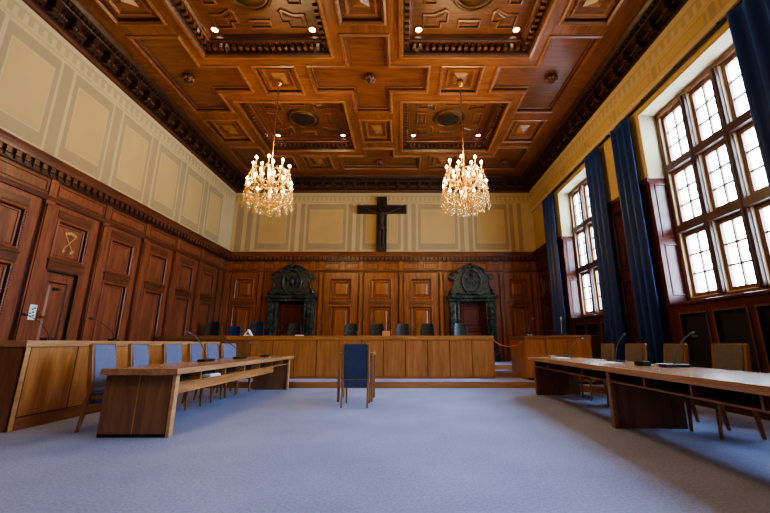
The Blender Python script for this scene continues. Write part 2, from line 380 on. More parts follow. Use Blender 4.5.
# coffers
def ring_path(cx, cy, r, h, n=40): return [TC(cx+r*cos(2*pi*k/n), cy+r*sin(2*pi*k/n), h) for k in range(n)]
for a in cofx:
    for b in cofy:
        mb = MB(); P = rect(a[0], a[1], b[0], b[1])
        relief(mb, P, [(-.07, -.015, 'ceil_x'), (-.06, -.04, 'ceil_x'), (0, -.055, 'ceil_pale'), (.03, -.01, 'ceil_x'), (.05, .02, 'ceil_dark'), (.06, .2, 'ceil_dark'), (.15, .21, 'ceil_x'), (.17, .235, 'ceil_x'), (.2, .25, 'ceil_dark'), (.215, .34, 'ceil_field')], TC, 'ceil_field')  # dark rings put the shadow behind the dentils into the wood tone
        # dentils round the coffer
        x0, x1, y0, y1 = a[0]+.06, a[1]-.06, b[0]+.06, b[1]-.06
        n = 19; st = (x1-x0)/n
        for k in range(n):
            for yy, dy in ((y0, .09), (y1, -.09)):
                mb.box(x0+st*(k+.25), x0+st*(k+.75), min(yy, yy+dy), max(yy, yy+dy), ZC+.07, ZC+.17, 'ceil_field')
        n = 17; st = (y1-y0)/n
        for k in range(n):
            for xx, dx in ((x0, .09), (x1, -.09)):
                mb.box(min(xx, xx+dx), max(xx, xx+dx), y0+st*(k+.25), y0+st*(k+.75), ZC+.07, ZC+.17, 'ceil_field')
        # mouldings on the coffer ground
        cx, cy = (a[0]+a[1])/2, (b[0]+b[1])/2; H = .34
        up = lambda poly: relief(mb, poly, [(0, H, 'ceil_x'), (.01, H-.03, 'ceil_x'), (.035, H-.034, 'ceil_pale'), (.05, H-.004, 'ceil_dark'), (.09, H-.004, 'ceil_field'), (.11, H-.02, 'ceil_field')], TC, 'ceil_field')
        for sx in (-1, 1):
            for sy in (-1, 1):
                q = [(.95, .95), (.95, .55), (.72, .55), (.5, .42), (.42, .5), (.42, .8), (.55, .8), (.55, .95)]
                q = [(cx+sx*u*1.02, cy+sy*v*.9) for u, v in q]
                A2 = sum(q[i][0]*q[(i+1) % 8][1]-q[(i+1) % 8][0]*q[i][1] for i in range(8))
                if A2 < 0: q = q[::-1]
                up(q)
            up(rect(cx+sx*.82-.14, cx+sx*.82+.14, cy-.3, cy+.3)); up(rect(cx-.24, cx+.24, cy+sx*.74-.11, cy+sx*.74+.11))
        mb.build('coffer', ceiling)
        mb = MB(); mb.tube(ring_path(cx, cy, .43, H), .035, 'old_brass', 8, True)
        mb.tube(ring_path(cx, cy, .36, H-.01), .02, 'ceil_pale', 6, True)
        mb.lathe([(.36, H-.02), (.3, H-.05), (.2, H-.06), (.17, H-.05)] if b[0] > 7 else [(.36, H-.02), (.3, H-.05), (.18, H-.075), (.04, H-.085)], 'old_brass', 40, (cx, cy, ZC))
        if b[0] > 7: mb.lathe([(.19, H-.062), (.17, H-.068), (.1, H-.066)], 'dark_gap', 24, (cx, cy, ZC))
        for k in range(10 if b[0] > 7 else 0):
            t = 2*pi*k/10; mb.box(-.05, .05, -.018, .018, H-.075, H-.04, 'old_brass', lambda x, y, z, t=t: (cx+(.22+x)*cos(t)-y*sin(t), cy+(.22+x)*sin(t)+y*cos(t), ZC+z))
        mb.build('medallion', ceiling)
# carved rosettes on the crossings
for x, y in ((SX, 7.435), (-5.1, 7.435), (3.53, 7.435), (SX, 11.55), (-5.1, 11.55), (3.53, 11.55)):
    mb = MB(); mb.lathe([(.13, .06), (.14, .03), (.1, .005), (.11, -.02), (.06, -.05), (.05, -.085), (.02, -.1)], 'ceil_dark', 16, (x, y, ZC))
    for k in range(8):
        t = 2*pi*k/8; mb.lathe([(.035, 0), (.04, -.03), (.02, -.06)], 'ceil_x', 8, (x+.1*cos(t), y+.1*sin(t), ZC+.02))
    mb.build('rosette', ceiling)
# crown moulding with brackets, on three sides
crownprof = [(.05, ZW), (0, ZW), (-.03, ZW+.03), (-.05, ZW+.1), (-.11, ZW+.14), (-.13, ZW+.22), (-.14, ZW+.3), (-.3, ZW+.33), (-.33, ZW+.38), (-.4, ZW+.42), (-.45, ZW+.47), (-.47, ZC+.02), (.05, ZC+.02)]
brk = MB()
brk.box(-.055, .055, -.15, 0, -.07, .05, 'ceil_dark'); brk.box(-.07, .07, -.17, 0, .05, .08, 'ceil_dark')
brk.tube([(-.055, -.1, -.07), (.055, -.1, -.07)], .038, 'ceil_dark', 10); brk.box(-.035, .035, -.1, 0, -.14, -.07, 'ceil_dark')
for q_ in (.11, .16, .21, .26): brk.lathe([(.004, -.022), (.022, 0), (.004, .022)], 'ceil_pale', 8, (q_, -.05, -.03))
brk0 = None
for nm, T, a0, a1 in (('cornice', TL, YF, YB), ('cornice', TR, YF, YB), ('cornice', TB, XL, XR)):
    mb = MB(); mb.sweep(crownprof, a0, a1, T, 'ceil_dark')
    mb.sweep([(-.02, ZW+.0), (-.05, ZW+.01), (-.06, ZW+.06), (-.03, ZW+.06)], a0, a1, T, 'mah_h')
    # bead and small dentils above and below the brackets
    n = int((a1-4.2 if T is not TB else a1-a0)/.1)
    for k in range(n):
        a = a1-.05-.1*k
        mb.box(a-.03, a+.03, ZW+.34, ZW+.4, -.385, -.33, 'ceil_dark', T)
        mb.box(a-.022, a+.022, ZW+.1, ZW+.14, -.14, -.1, 'ceil_dark', T)
    # flat border between the crown and the fields
    c = mb.build(nm, ceiling)
    if T is TB:
        pos = [(SX+.2+.405*k, YB-.14, 0) for k in range(-13, 14)]
    elif T is TL: pos = [(XL+.14, 12.55-.405*k, pi/2) for k in range(20)]
    else: pos = [(XR-.14, 12.55-.405*k, -pi/2) for k in range(20)]
    for x, y, rz in pos:
        if x > XR-.3 and T is TB: continue
        if brk0 is None: o = brk0 = brk.build('bracket', c)
        else: o = link_copy(brk0, c)
        o.location = (x, y, ZW+.22); o.rotation_euler = (0, 0, rz)

# ---------------------------------------------------------------- wall builders
def fret(mb, a0, a1, T):
    # painted key band under the crown
    mb.face([T(a0, 6.2, -.004), T(a1, 6.2, -.004), T(a1, 6.24, -.004), T(a0, 6.24, -.004)], 'pl_tan')
    n = int((a1-a0)/.17); st = (a1-a0)/n
    for k in range(n):
        a = a0+st*k
        for q in (((0, .09), (6.28, 6.5)), ((.09, .17), (6.44, 6.5))):
            mb.face([T(a+q[0][0], q[1][0], -.004), T(a+q[0][1], q[1][0], -.004), T(a+q[0][1], q[1][1], -.004), T(a+q[0][0], q[1][1], -.004)], 'pl_fret')
def flat(mb, a0, a1, b0, b1, T, mat, h): mb.face([T(a0, b0, h), T(a1, b0, h), T(a1, b1, h), T(a0, b1, h)], mat)
def frieze_panel(mb, f0, f1, T, m=.11, z0=4.36, z1=6.14):
    flat(mb, f0, f1, z0, z1, T, 'pl_shade', -.003)
    flat(mb, f0+m-.02, f1-m+.02, z0+.24, z1-.22, T, 'pl_light', -.005)
    flat(mb, f0+m, f1-m, z0+.26, z1-.24, T, 'pl_tan', -.007)
def strip(mb, s0, s1, T, z0=4.3, z1=6.16): flat(mb, s0, s1, z0, z1, T, 'pl_shade', -.003)

cornprof = [(.02, 3.5), (-.04, 3.5), (-.05, 3.54), (-.06, 3.57), (-.035, 3.59), (-.035, 3.88), (-.06, 3.9), (-.07, 3.93), (-.07, 4.05), (-.13, 4.07), (-.14, 4.12), (-.16, 4.18), (-.18, 4.22), (-.18, 4.235), (.02, 4.235)]
def wood_cornice(a0, a1, T, wall, pils, mh, md, mp):
    mb = MB(); mb.sweep(cornprof, a0, a1, T, mh)
    flat(mb, a0, a1, 3.9, 4.06, T, md, -.075)  # dark band paints in the shadow of the dentil zone
    n = int((a1-a0)/.15); st = (a1-a0)/n
    for k in range(n):
        a = a0+st*k; mb.box(a+.03, a+.115, 3.97, 4.065, -.125, -.06, mh, T)
        mb.box(a+.05, a+.095, 3.92, 3.97, -.1, -.06, md, T)
    # frieze fields between the pilaster blocks
    ps = sorted(pils)
    for p in ps: mb.box(p-.07, p+.07, 3.58, 3.9, -.055, -.03, mp, T)
    for i in range(len(ps)-1):
        w = ps[i+1]-ps[i]
        if w < .4: continue
        parts = [(ps[i]+.1, ps[i+1]-.1)] if w < 1.5 else [(ps[i]+.1, ps[i]+w/2-.04), (ps[i]+w/2+.04, ps[i+1]-.1)]
        for q in parts:
            relief(mb, rect(q[0], q[1], 3.63, 3.85), [(0, -.035, mh), (.006, -.05, mp), (.025, -.05, mp), (.035, -.037, md)], T, mp)
    return mb.build('cornice', wall)
def wall_panel(mb, a0, a1, z0, z1, T, mh, md, mp, arch=0):
    P = rect(a0, a1, z0, z1)
    if arch:
        relief(mb, P, [(-.045, -.001, mh), (-.04, -.016, mh), (-.02, -.02, mh), (.0, -.01, mh), (.014, .032, md), (.03, .036, mh), (.036, .028, mh), (.05, .028, mh), (.056, .038, md)], T, mp); return
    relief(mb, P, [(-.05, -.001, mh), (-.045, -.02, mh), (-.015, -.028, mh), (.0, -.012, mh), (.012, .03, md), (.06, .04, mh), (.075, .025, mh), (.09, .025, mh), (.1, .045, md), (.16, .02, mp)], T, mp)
def pilaster(T, a, wall, mh, mp, z0=.15):
    mb = MB()
    mb.box(a-.075, a+.075, z0, 3.5, -.035, .02, mh, T); mb.box(a-.045, a+.045, z0+.2, 3.42, -.06, -.035, mp, T); mb.tube([T(a-.062, z0+.2, -.04), T(a-.062, 3.42, -.04)], .013, mh, 8); mb.tube([T(a+.062, z0+.2, -.04), T(a+.062, 3.42, -.04)], .013, mh, 8); mb.box(a-.11, a-.075, z0, 3.5, -.004, .0, 'mah_dark', T); mb.box(a+.075, a+.11, z0, 3.5, -.004, .0, 'mah_dark', T)  # outer dark strips are a painted shadow line beside the pilaster
    mb.box(a-.085, a+.085, z0, z0+.2, -.05, .02, mh, T); mb.box(a-.085, a+.085, 3.43, 3.5, -.055, .02, mh, T)
    return mb.build('pilaster', wall)

# ---------------------------------------------------------------- left wall
mb = MB()
mb.box(XL-.4, XL-.2, YF, YB+.25, 0, 7.2, 'pl_light')
wl = mb.build('wall_left'); tag(wl, kind='structure')
mb = MB(); plate(mb, (YF, YB), (4.2, ZW+.02), [], TL, 'pl_light'); fret(mb, .5, YB-.02, TL)
bays = [12.47-1.263*k for k in range(0, 13)]       # pilaster positions
for k in range(12):
    y1, y0 = bays[k], bays[k+1]; c = y0-.19       # painted strips sit a little off the pilasters
    frieze_panel(mb, c+.13+.03, c+1.263-.16, TL); strip(mb, c-.115, c+.095, TL)
mb.build('painted_frieze', wl)
pils = [YB-.12]+bays
mb = MB(); holes = []; pan = []
for k in range(12):
    y0 = bays[k+1]
    pan.append((y0+.29, y0+.91, 2.55, 3.2))
    if k == 4: pan.append((y0+.27, y0+.92, .02, 2.29))
    else: pan.append((y0+.29, y0+.91, .5, 2.25))
holes = [tuple(p) for p in pan]
plate(mb, (YF, YB), (0, 3.52), holes, TL, 'mah')
for i, p in enumerate(pan):
    if p[2] == .02: continue
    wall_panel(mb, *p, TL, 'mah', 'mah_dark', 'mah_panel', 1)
for k in range(12):      # horizontal mouldings between upper and lower panel
    y0 = bays[k+1]; mb.box(y0+.24, y0+.96, 2.31, 2.47, -.025, .01, 'mah_h', TL); mb.box(y0+.22, y0+.98, 2.45, 2.49, -.045, .01, 'mah_h', TL); mb.box(y0+.24, y0+.96, 3.26, 3.42, -.012, .01, 'mah_h', TL)
mb.build('panelling', wl)
for p in pils: pilaster(TL, p, wl, 'mah', 'mah_panel')
wood_cornice(YF, YB, TL, wl, pils, 'mah_h', 'mah_dark', 'mah')
# beaded edges on the near panels and the inlay over the door
mb = MB()
for k in (4, 5):
    y0 = bays[k+1]
    for z in [2.58+.045*i for i in range(14)]: mb.lathe([(.004, -.014), (.014, 0), (.004, .014)], 'mah_panel', 8, (XL+.03, y0+.93, z))
    if k == 5:
        for z in [1.1+.045*i for i in range(25)]: mb.lathe([(.004, -.014), (.014, 0), (.004, .014)], 'mah_panel', 8, (XL+.03, y0+.93, z))
mb.build('beading', wl)
mb = MB(); yc, zc = bays[5]+.6, 2.86
def rb(u0, z0, u1, z1, w):
    d = Vector((u1-u0, z1-z0)).normalized(); n = Vector((-d.y, d.x))*w
    mb.face([TL(yc+u0+n.x, zc+z0+n.y, .018), TL(yc+u0-n.x, zc+z0-n.y, .018), TL(yc+u1-n.x, zc+z1-n.y, .018), TL(yc+u1+n.x, zc+z1+n.y, .018)], 'inlay')
rb(-.1, -.14, .1, .14, .008); rb(.1, -.14, -.1, .14, .008)
for u, z in ((-.1, .17), (0, .2), (.1, .17), (-.05, .19), (.05, .19), (-.09, -.17), (.07, -.17), (.1, -.14)):
    rb(u, z-.025, u, z+.025, .022)
mb.build('inlay', wl)
# door in the left wall
mb = MB(); y0, y1 = bays[5]+.27, bays[5]+.92
plate(mb, (y0, y1), (.02, 2.29), [(y0+.12, y1-.12, .25, 2.1)], lambda a, z, h: TL(a, z, h+.06), 'mah')
relief(mb, rect(y0+.12, y1-.12, .25, 2.1), [(0, 0, 'mah'), (.02, .02, 'mah_dark'), (.05, .02, 'mah'), (.08, .005, 'mah_panel')], lambda a, z, h: TL(a, z, h+.06), 'mah_panel')
flat(mb, y1-.03, y1, .02, 2.29, TL, 'dark_gap', .055); flat(mb, y0, y1, 2.26, 2.29, TL, 'dark_gap', .055)
d1 = mb.build('door_1'); tag(d1, kind='structure')
mb = MB(); mb.box(y0+.06, y0+.1, 1.38, 1.56, .035, .06, 'brass', TL); mb.box(y0+.07, y0+.2, 1.45, 1.475, -.01, .015, 'brass', TL); mb.box(y0+.07, y0+.095, 1.45, 1.475, -.0, .05, 'brass', TL)
mb.build('door_handle', d1)
mb = MB(); mb.box(y0+.24, y0+.36, 1.95, 2.0, .04, .062, 'black', TL); mb.build('door_plaque', d1)
for nm, yy, zz, w, hh, lab, cat in (('switch_panel', 6.31, 1.52, .075, .13, 'pale metal switch panel with dark buttons beside the panelled door', 'switch panel'),):
    r = empty(nm, (XL, yy, zz-hh))
    mb = MB(); mb.box(.0, .018, -w, w, 0, 2*hh, 'white'); mb.build('plate', r, .004)
    for j, (u, z) in enumerate(((-.02, .05), (.03, .06), (-.03, .1), (.02, .12), (.0, .17), (.035, .19))):
        mb = MB(); mb.box(.018, .026, u-.013, u+.013, z, z+.022, 'black' if j % 2 else 'grey'); mb.build('button', r)
    tag(r, lab, cat)

# ---------------------------------------------------------------- back wall
mb = MB(); mb.box(XL-.25, XR+.3, YB+.12, YB+.35, 0, 7.2, 'pl_light'); wb = mb.build('wall_back'); tag(wb, kind='structure')
mb = MB(); plate(mb, (XL, XR), (4.2, ZW+.02), [], TB, 'pl_light'); fret(mb, XL+.02, XR-.02, TB)
for f0, f1 in ((-5.5, -4.25), (-3.62, -2.14), (-1.5, -.08), (.56, 2.04), (2.67, 3.92)):
    frieze_panel(mb, f0, f1, TB, .13)
for s0, s1 in ((-5.86, -5.66), (-4.17, -4.02), (-3.86, -3.7), (-2.06, -1.9), (-1.76, -1.6), (.02, .18), (.32, .48), (2.12, 2.28), (2.44, 2.6), (4.0, 4.16), (4.3, 4.46), (-6.25, -6.0)):
    strip(mb, s0, s1, TB)
mb.build('painted_frieze', wb)
bp = [-6.3, -5.13, -2.955, -1.51, -.07, 1.375, 3.55, 4.72]
mb = MB(); pan = []
for i in range(len(bp)-1):
    a, b = bp[i], bp[i+1]
    if i in (1, 5): continue
    w = (b-a); c = (a+b)/2; hw = .345 if w > 1.3 else .3
    pan += [(c-hw, c+hw, 2.57, 3.23), (c-hw, c+hw, .75, 2.25)]
dh = [(-3.94-.5, -3.94+.5, .0, 2.45), (2.43-.5, 2.43+.5, .0, 2.45)]
plate(mb, (XL, XR), (0, 3.52), pan+dh, TB, 'mah_b')
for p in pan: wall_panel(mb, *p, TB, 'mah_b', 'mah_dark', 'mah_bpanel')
for i in range(len(bp)-1):
    if i in (1, 5): continue
    c = (bp[i]+bp[i+1])/2; mb.box(c-.42, c+.42, 2.34, 2.46, -.02, .01, 'mah_bx', TB)
mb.build('panelling', wb)
for p in bp: pilaster(TB, p, wb, 'mah_b', 'mah_bpanel', .4)
wood_cornice(XL, XR, TB, wb, [-6.3, -5.7, -5.13, -4.6, -3.28, -2.955, -2.2, -1.51, -.79, -.07, .65, 1.375, 1.7, 3.16, 3.55, 4.1, 4.72], 'mah_bx', 'mah_dark', 'mah_b')
for i, cx in enumerate((-3.94, 2.43)):
    mb = MB(); T = lambda a, z, h: TB(a, z, h+.08)
    hs = [(cx-.36, cx+.36, 1.55, 2.28), (cx-.36, cx+.36, .6, 1.4)]
    plate(mb, (cx-.5, cx+.5), (.4, 2.46), hs, T, 'mah_r')
    for q in hs: relief(mb, rect(*q), [(0, 0, 'mah_r'), (.02, .02, 'mah_dark'), (.05, .02, 'mah_rpanel'), (.09, .0, 'mah_rpanel')], T, 'mah_rpanel')
    d = mb.build('door_%d' % (i+2)); tag(d, kind='structure')
    mb = MB(); mb.box(cx-.46, cx-.42, 1.3, 1.5, .05, .09, 'brass', TB); mb.box(cx-.46, cx-.34, 1.39, 1.42, .03, .05, 'brass', TB); mb.build('door_handle', d)
    if i == 0:
        mb = MB(); mb.box(cx-.33, cx-.31, .5, 2.4, .07, .085, 'brass', TB); mb.build('edge_strip', d)

# marble door surrounds
def surround(cx, lab, crest):
    r = empty('marble_doorway', (cx, YB-.068, .402)); z = lambda v: v-.4
    def P(u, y, zz): return (u, y, zz-.4)
    for s in (-1, 1):
        mb = MB()
        mb.box(s*.475 if s > 0 else -.82, .82 if s > 0 else -.475, -.12, .06, 0, z(2.43), 'marble')
        mb.box(min(s*.6, s*.78), max(s*.6, s*.78), -.19, -.12, .3, z(2.36), 'marble')
        mb.box(min(s*.46, s*.86), max(s*.46, s*.86), -.22, -.0, 0, .28, 'marble')
        mb.box(min(s*.475, s*.53), max(s*.475, s*.53), -.16, -.12, .28, z(2.43), 'marble')
        mb.build('jamb', r, .012)
    mb = MB(); mb.box(-.84, .84, -.15, .06, z(2.43), z(2.54), 'marble'); mb.box(-.9, .9, -.23, 0, z(2.54), z(2.63), 'marble'); mb.build('lintel', r, .015)
    # pediment outline with scrolled shoulders
    half = [(.82, 2.63), (.82, 2.74), (.76, 2.8), (.69, 2.92), (.64, 3.06), (.63, 3.2), (.69, 3.26), (.71, 3.34), (.62, 3.38), (.55, 3.44), (.46, 3.55), (.34, 3.66), (.2, 3.73), (0, 3.76)]
    poly = [(a, b) for a, b in half]+[(-a, b) for a, b in half[-2::-1]]
    mb = MB(); mb.prism([(a, z(b)) for a, b in poly], -.12, 0, 'marble_carved', lambda a, b, h: (a, h, b)); mb.build('pediment', r, .015)
    mb = MB()
    arch = [(-.5+0, -.15, z(3.42))]+[(.52*sin(t), -.15, z(3.3+.42*cos(t))) for t in [radians(-62+12.4*k) for k in range(11)]]+[(.5, -.15, z(3.42))]
    mb.tube(arch, .045, 'marble_carved', 8)
    mb.build('arch_moulding', r)
    for s in (-1, 1):
        mb = MB(); pts = []
        for k in range(30):
            t = k/29*2.2*2*pi; rr = .03+.085*(1-k/29)
            pts.append((s*(.7-rr*cos(t)), -.14, z(3.3+rr*sin(t))))
        mb.tube(pts, .024, 'marble_carved', 6)
        mb.tube([(s*.79, -.14, z(2.7)), (s*.7, -.15, z(2.84)), (s*.63, -.15, z(3.0)), (s*.6, -.14, z(3.18))], [.05, .04, .035, .02], 'marble_carved', 8)
        mb.lathe([(.01, -.05), (.07, -.03), (.085, .0), (.07, .03), (.01, .05)], 'marble_carved', 12, (s*.74, -.15, z(2.72)))
        mb.build('scroll', r)
    mb = MB(); zc = z(3.13)
    ov = [(.33*cos(2*pi*k/32), -.16, zc+.42*sin(2*pi*k/32)) for k in range(32)]
    mb.tube(ov, .045, 'marble_carved', 8, True)
    mb.tube([(p[0]*.84, -.15, zc+(p[2]-zc)*.84) for p in ov], .02, 'marble', 6, True)
    mb.prism([(p[0]*.95, p[2]) for p in ov], -.15, -.11, 'marble_carved', lambda a, b, h: (a, h, b))
    if crest == 'eagle':
        mb.lathe([(.01, -.2), (.08, -.12), (.1, .0), (.06, .12), (.01, .17)], 'marble', 12, (0, -.15, zc))
        mb.lathe([(.01, -.04), (.04, 0), (.01, .05)], 'marble', 10, (.03, -.18, zc+.2))
        for s in (-1, 1):
            for k in range(5):
                mb.tube([(s*.05, -.16, zc+.08-.03*k), (s*(.2-.01*k), -.17, zc+.12-.06*k), (s*(.22-.02*k), -.16, zc-.02-.06*k)], [.03, .025, .008], 'marble', 6)
            mb.tube([(s*.03, -.16, zc-.16), (s*.09, -.16, zc-.24)], [.03, .015], 'marble', 6)
    else:
        for s in (-1, 1):
            sh = [(-.1, .14), (.1, .14), (.11, -.02), (.06, -.14), (0, -.19), (-.06, -.14), (-.11, -.02)]
            mb.prism([(s*.125+a, zc+b) for a, b in sh[::-1]], -.2, -.14, 'marble', lambda a, b, h: (a, h, b))
            mb.tube([(s*.125-.06, -.21, zc+.08), (s*.125+.06, -.21, zc-.08)], .02, 'marble_carved', 6)
        mb.lathe([(.01, -.06), (.09, -.02), (.07, .04), (.1, .07), (.01, .09)], 'marble', 12, (0, -.16, zc+.22))
    mb.build('cartouche', r)
    mb = MB()
    mb.lathe([(.01, -.07), (.07, -.03), (.09, .02), (.04, .06), (.01, .08)], 'marble_carved', 12, (0, -.15, z(3.74)))
    for s in (-1, 1): mb.tube([(0, -.15, z(3.66)), (s*.12, -.16, z(3.7)), (s*.22, -.15, z(3.64)), (s*.26, -.15, z(3.55))], [.05, .045, .035, .015], 'marble_carved', 8)
    for s in (-1, 1): mb.tube([(0, -.16, z(2.68)), (s*.15, -.17, z(2.72)), (s*.3, -.16, z(2.66)), (s*.45, -.15, z(2.72)), (s*.55, -.15, z(2.68))], [.05, .045, .035, .03, .015], 'marble_carved', 8)
    mb.build('carved_crest', r)
    tag(r, lab, 'doorway', 'marble doorways in the back wall')
surround(-3.94, 'dark green marble doorway with oval eagle crest, left of the cross', 'eagle')
surround(2.43, 'dark green marble doorway with oval double shield crest, right of the cross', 'shield')

# ---------------------------------------------------------------- right wall with windows
OPEN = [(4.46, 6.70), (8.50, 10.74), (.42, 2.66)]
ZS, ZH = 1.70, 5.60
mb = MB()
plate(mb, (YF, YB+.25), (0, 7.2), [(a, b, ZS, ZH) for a, b in OPEN], lambda a, z, h: (XR+.42+h, a, z), 'pl_light')
wr = mb.build('wall_right'); tag(wr, kind='structure')
mb = MB(); plate(mb, (YF, YB), (4.2, 5.82), [(a, b, 4.2, ZH) for a, b in OPEN], TR, 'pl_tan')
for a, b in OPEN:      # plastered upper reveals
    for y in (a, b): mb.face([(XR, y, 4.2), (XR+.43, y, 4.2), (XR+.43, y, ZH), (XR, y, ZH)], 'pl_white')
    mb.face([(XR, a, ZH), (XR+.43, a, ZH), (XR+.43, b, ZH), (XR, b, ZH)], 'pl_white')
mb.build('reveal_plaster', wr)
FX = -.08              # painted frieze stands in front of the wall
TF = lambda a, z, h: TR(a, z, h+FX)
mb = MB(); mb.box(XR+FX, XR+.05, YF, YB, 5.8, ZW+.03, 'pl_light'); fret(mb, .5, YB-.02, TF)
flat(mb, .5, YB, 5.9, 6.18, TF, 'pl_tan', -.002)
y = 12.6
while y > .6:
    flat(mb, y-1.1, y, 5.93, 6.15, TF, 'pl_shade', -.004); flat(mb, y-1.06, y-.04, 5.95, 6.13, TF, 'pl_tan', -.006); flat(mb, y-1.28, y-1.16, 5.9, 6.18, TF, 'pl_shade', -.004); y -= 1.35
mb.build('painted_frieze', wr)
# wood: dado under the windows, piers, reveals
mb = MB(); hs = []
for a, b in OPEN:
    for k in range(3): hs.append((b-.22-.715*k-.55, b-.22-.715*k, .2, 1.49))
pier = []
for a, b in ((10.74, 13.0), (6.70, 8.50), (2.66, 4.46)):
    w = b-a; c = (a+b)/2 if w < 2 else 12.0
    if w > 2: pier += [(c-.7, c-.1, 2.6, 3.25), (c-.7, c-.1, .4, 2.3), (c+.1, c+.7, 2.6, 3.25), (c+.1, c+.7, .4, 2.3)]
    else: pier += [(c-.42, c+.42, 2.6, 3.9), (c-.42, c+.42, .4, 2.3)]
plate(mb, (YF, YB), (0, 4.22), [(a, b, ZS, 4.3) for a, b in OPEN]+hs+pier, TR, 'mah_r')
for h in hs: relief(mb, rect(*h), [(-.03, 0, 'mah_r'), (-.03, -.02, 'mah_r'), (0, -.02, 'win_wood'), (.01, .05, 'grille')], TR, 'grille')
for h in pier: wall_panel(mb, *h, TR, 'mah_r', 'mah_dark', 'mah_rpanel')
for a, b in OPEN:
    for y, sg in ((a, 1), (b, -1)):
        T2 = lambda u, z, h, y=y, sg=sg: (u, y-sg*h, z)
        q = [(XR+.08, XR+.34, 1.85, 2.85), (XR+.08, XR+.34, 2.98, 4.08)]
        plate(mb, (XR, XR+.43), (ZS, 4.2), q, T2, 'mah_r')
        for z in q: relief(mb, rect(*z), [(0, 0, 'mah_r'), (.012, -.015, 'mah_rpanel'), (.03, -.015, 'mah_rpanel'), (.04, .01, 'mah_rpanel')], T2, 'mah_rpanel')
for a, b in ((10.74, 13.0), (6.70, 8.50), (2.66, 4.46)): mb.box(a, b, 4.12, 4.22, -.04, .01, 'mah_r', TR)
for a, b in ((10.9, 13.0),): mb.sweep(cornprof, a+.75, b, TR, 'mah_r')
mb.build('panelling', wr)
mb = MB()
for a, b in OPEN: mb.box(XR-.04, XR+.43, a-.06, b+.06, ZS-.05, ZS, 'mah_r')
mb.build('window_sill', wr, .01)

def window(a, b, n):
    x0 = XR+.33; w = b-a
    mb = MB()
    mb.box(x0, x0+.12, a, a+.08, ZS, ZH, 'win_wood'); mb.box(x0, x0+.12, b-.08, b, ZS, ZH, 'win_wood')
    mb.box(x0, x0+.12, a, b, ZS, ZS+.1, 'win_wood'); mb.box(x0, x0+.12, a, b, ZH-.1, ZH, 'win_wood')
    fr = mb.build('window_%d' % n, None, .008); tag(fr, kind='structure')
    cw = (w-.16)/3; rows = [(ZS+.1, 3.01), (3.15, 4.26), (4.4, ZH-.1)]
    for k in (1, 2):
        mb = MB(); y = a+.08+cw*k; mb.box(x0-.045, x0+.12, y-.055, y+.055, ZS+.1, ZH-.1, 'win_shaded'); mb.box(x0-.065, x0-.045, y-.02, y+.02, ZS+.1, ZH-.1, 'win_shaded'); mb.build('mullion', fr, .006)
    for z in (3.08, 4.33):
        mb = MB(); mb.box(x0-.055, x0+.12, a+.08, b-.08, z-.07, z+.07, 'win_shaded'); mb.build('transom', fr, .006)
    for i in range(3):
        for z0, z1 in rows:
            y0, y1 = a+.08+cw*i+.055*(i > 0), a+.08+cw*(i+1)-.055*(i < 2)
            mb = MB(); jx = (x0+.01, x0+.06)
            mb.box(*jx, y1-.014, y1-.0005, z0, z1, 'sunlit_jamb'); mb.box(*jx, y0+.0005, y0+.014, z0, z1, 'sunlit_jamb'); mb.box(*jx, y0, y1, z0+.0005, z0+.014, 'sunlit_jamb')
            mb.build('sunlit_jamb_lining', fr)  # strips carry the bright sunlit line beside each sash
            mb = MB(); s = .082; X = (x0+.06, x0+.12)
            mb.box(*X, y0, y0+s, z0, z1, 'win_wood'); mb.box(*X, y1-s, y1, z0, z1, 'win_wood')
            mb.box(*X, y0+s, y1-s, z0, z0+s, 'win_wood'); mb.box(*X, y0+s, y1-s, z1-s, z1, 'win_wood')
            yc = (y0+y1)/2; mb.box(x0+.075, x0+.11, yc-.016, yc+.016, z0+s, z1-s, 'win_wood')
            for f in (1/3, 2/3):
                zz = z0+s+(z1-z0-2*s)*f; mb.box(x0+.075, x0+.11, y0+s, y1-s, zz-.016, zz+.016, 'win_wood')
            sash = mb.build('sash', fr)
            mb = MB(); mb.box(x0+.088, x0+.094, y0+s*.8, y1-s*.8, z0+s*.8, z1-s*.8, 'glass'); mb.build('pane', sash)
            if n < 3:
                mb = MB(); zc = (z0+z1)/2; mb.box(x0-.0, x0+.06, y0+.015, y0+.035, zc-.05, zc+.05, 'steel'); mb.tube([(x0-.02, y0+.015, zc), (x0-.02, y0+.015, zc-.09)], .011, 'steel', 8); mb.tube([(x0-.02, y0+.015, zc), (x0+.01, y0+.015, zc)], .011, 'steel', 8)
                mb.build('handle', sash)
for n, (a, b) in enumerate(OPEN): window(a, b, n+1)

# front wall behind the camera
mb = MB(); mb.box(XL-.25, XR+.45, YF-.25, YF, 0, 3.6, 'mah'); mb.box(XL-.25, XR+.45, YF-.25, YF, 3.6, 7.2, 'pl_tan'); wf = mb.build('wall_front'); tag(wf, kind='structure')
for nm, T, a0, a1, m in (('baseboard_left', TL, YF, YB, 'mah_h'), ('baseboard_right', TR, YF, YB, 'mah_r')):
    mb = MB(); mb.sweep([(.01, 0), (-.03, 0), (-.03, .12), (-.015, .15), (.01, .15)], a0, a1, T, m); tag(mb.build(nm), kind='structure')

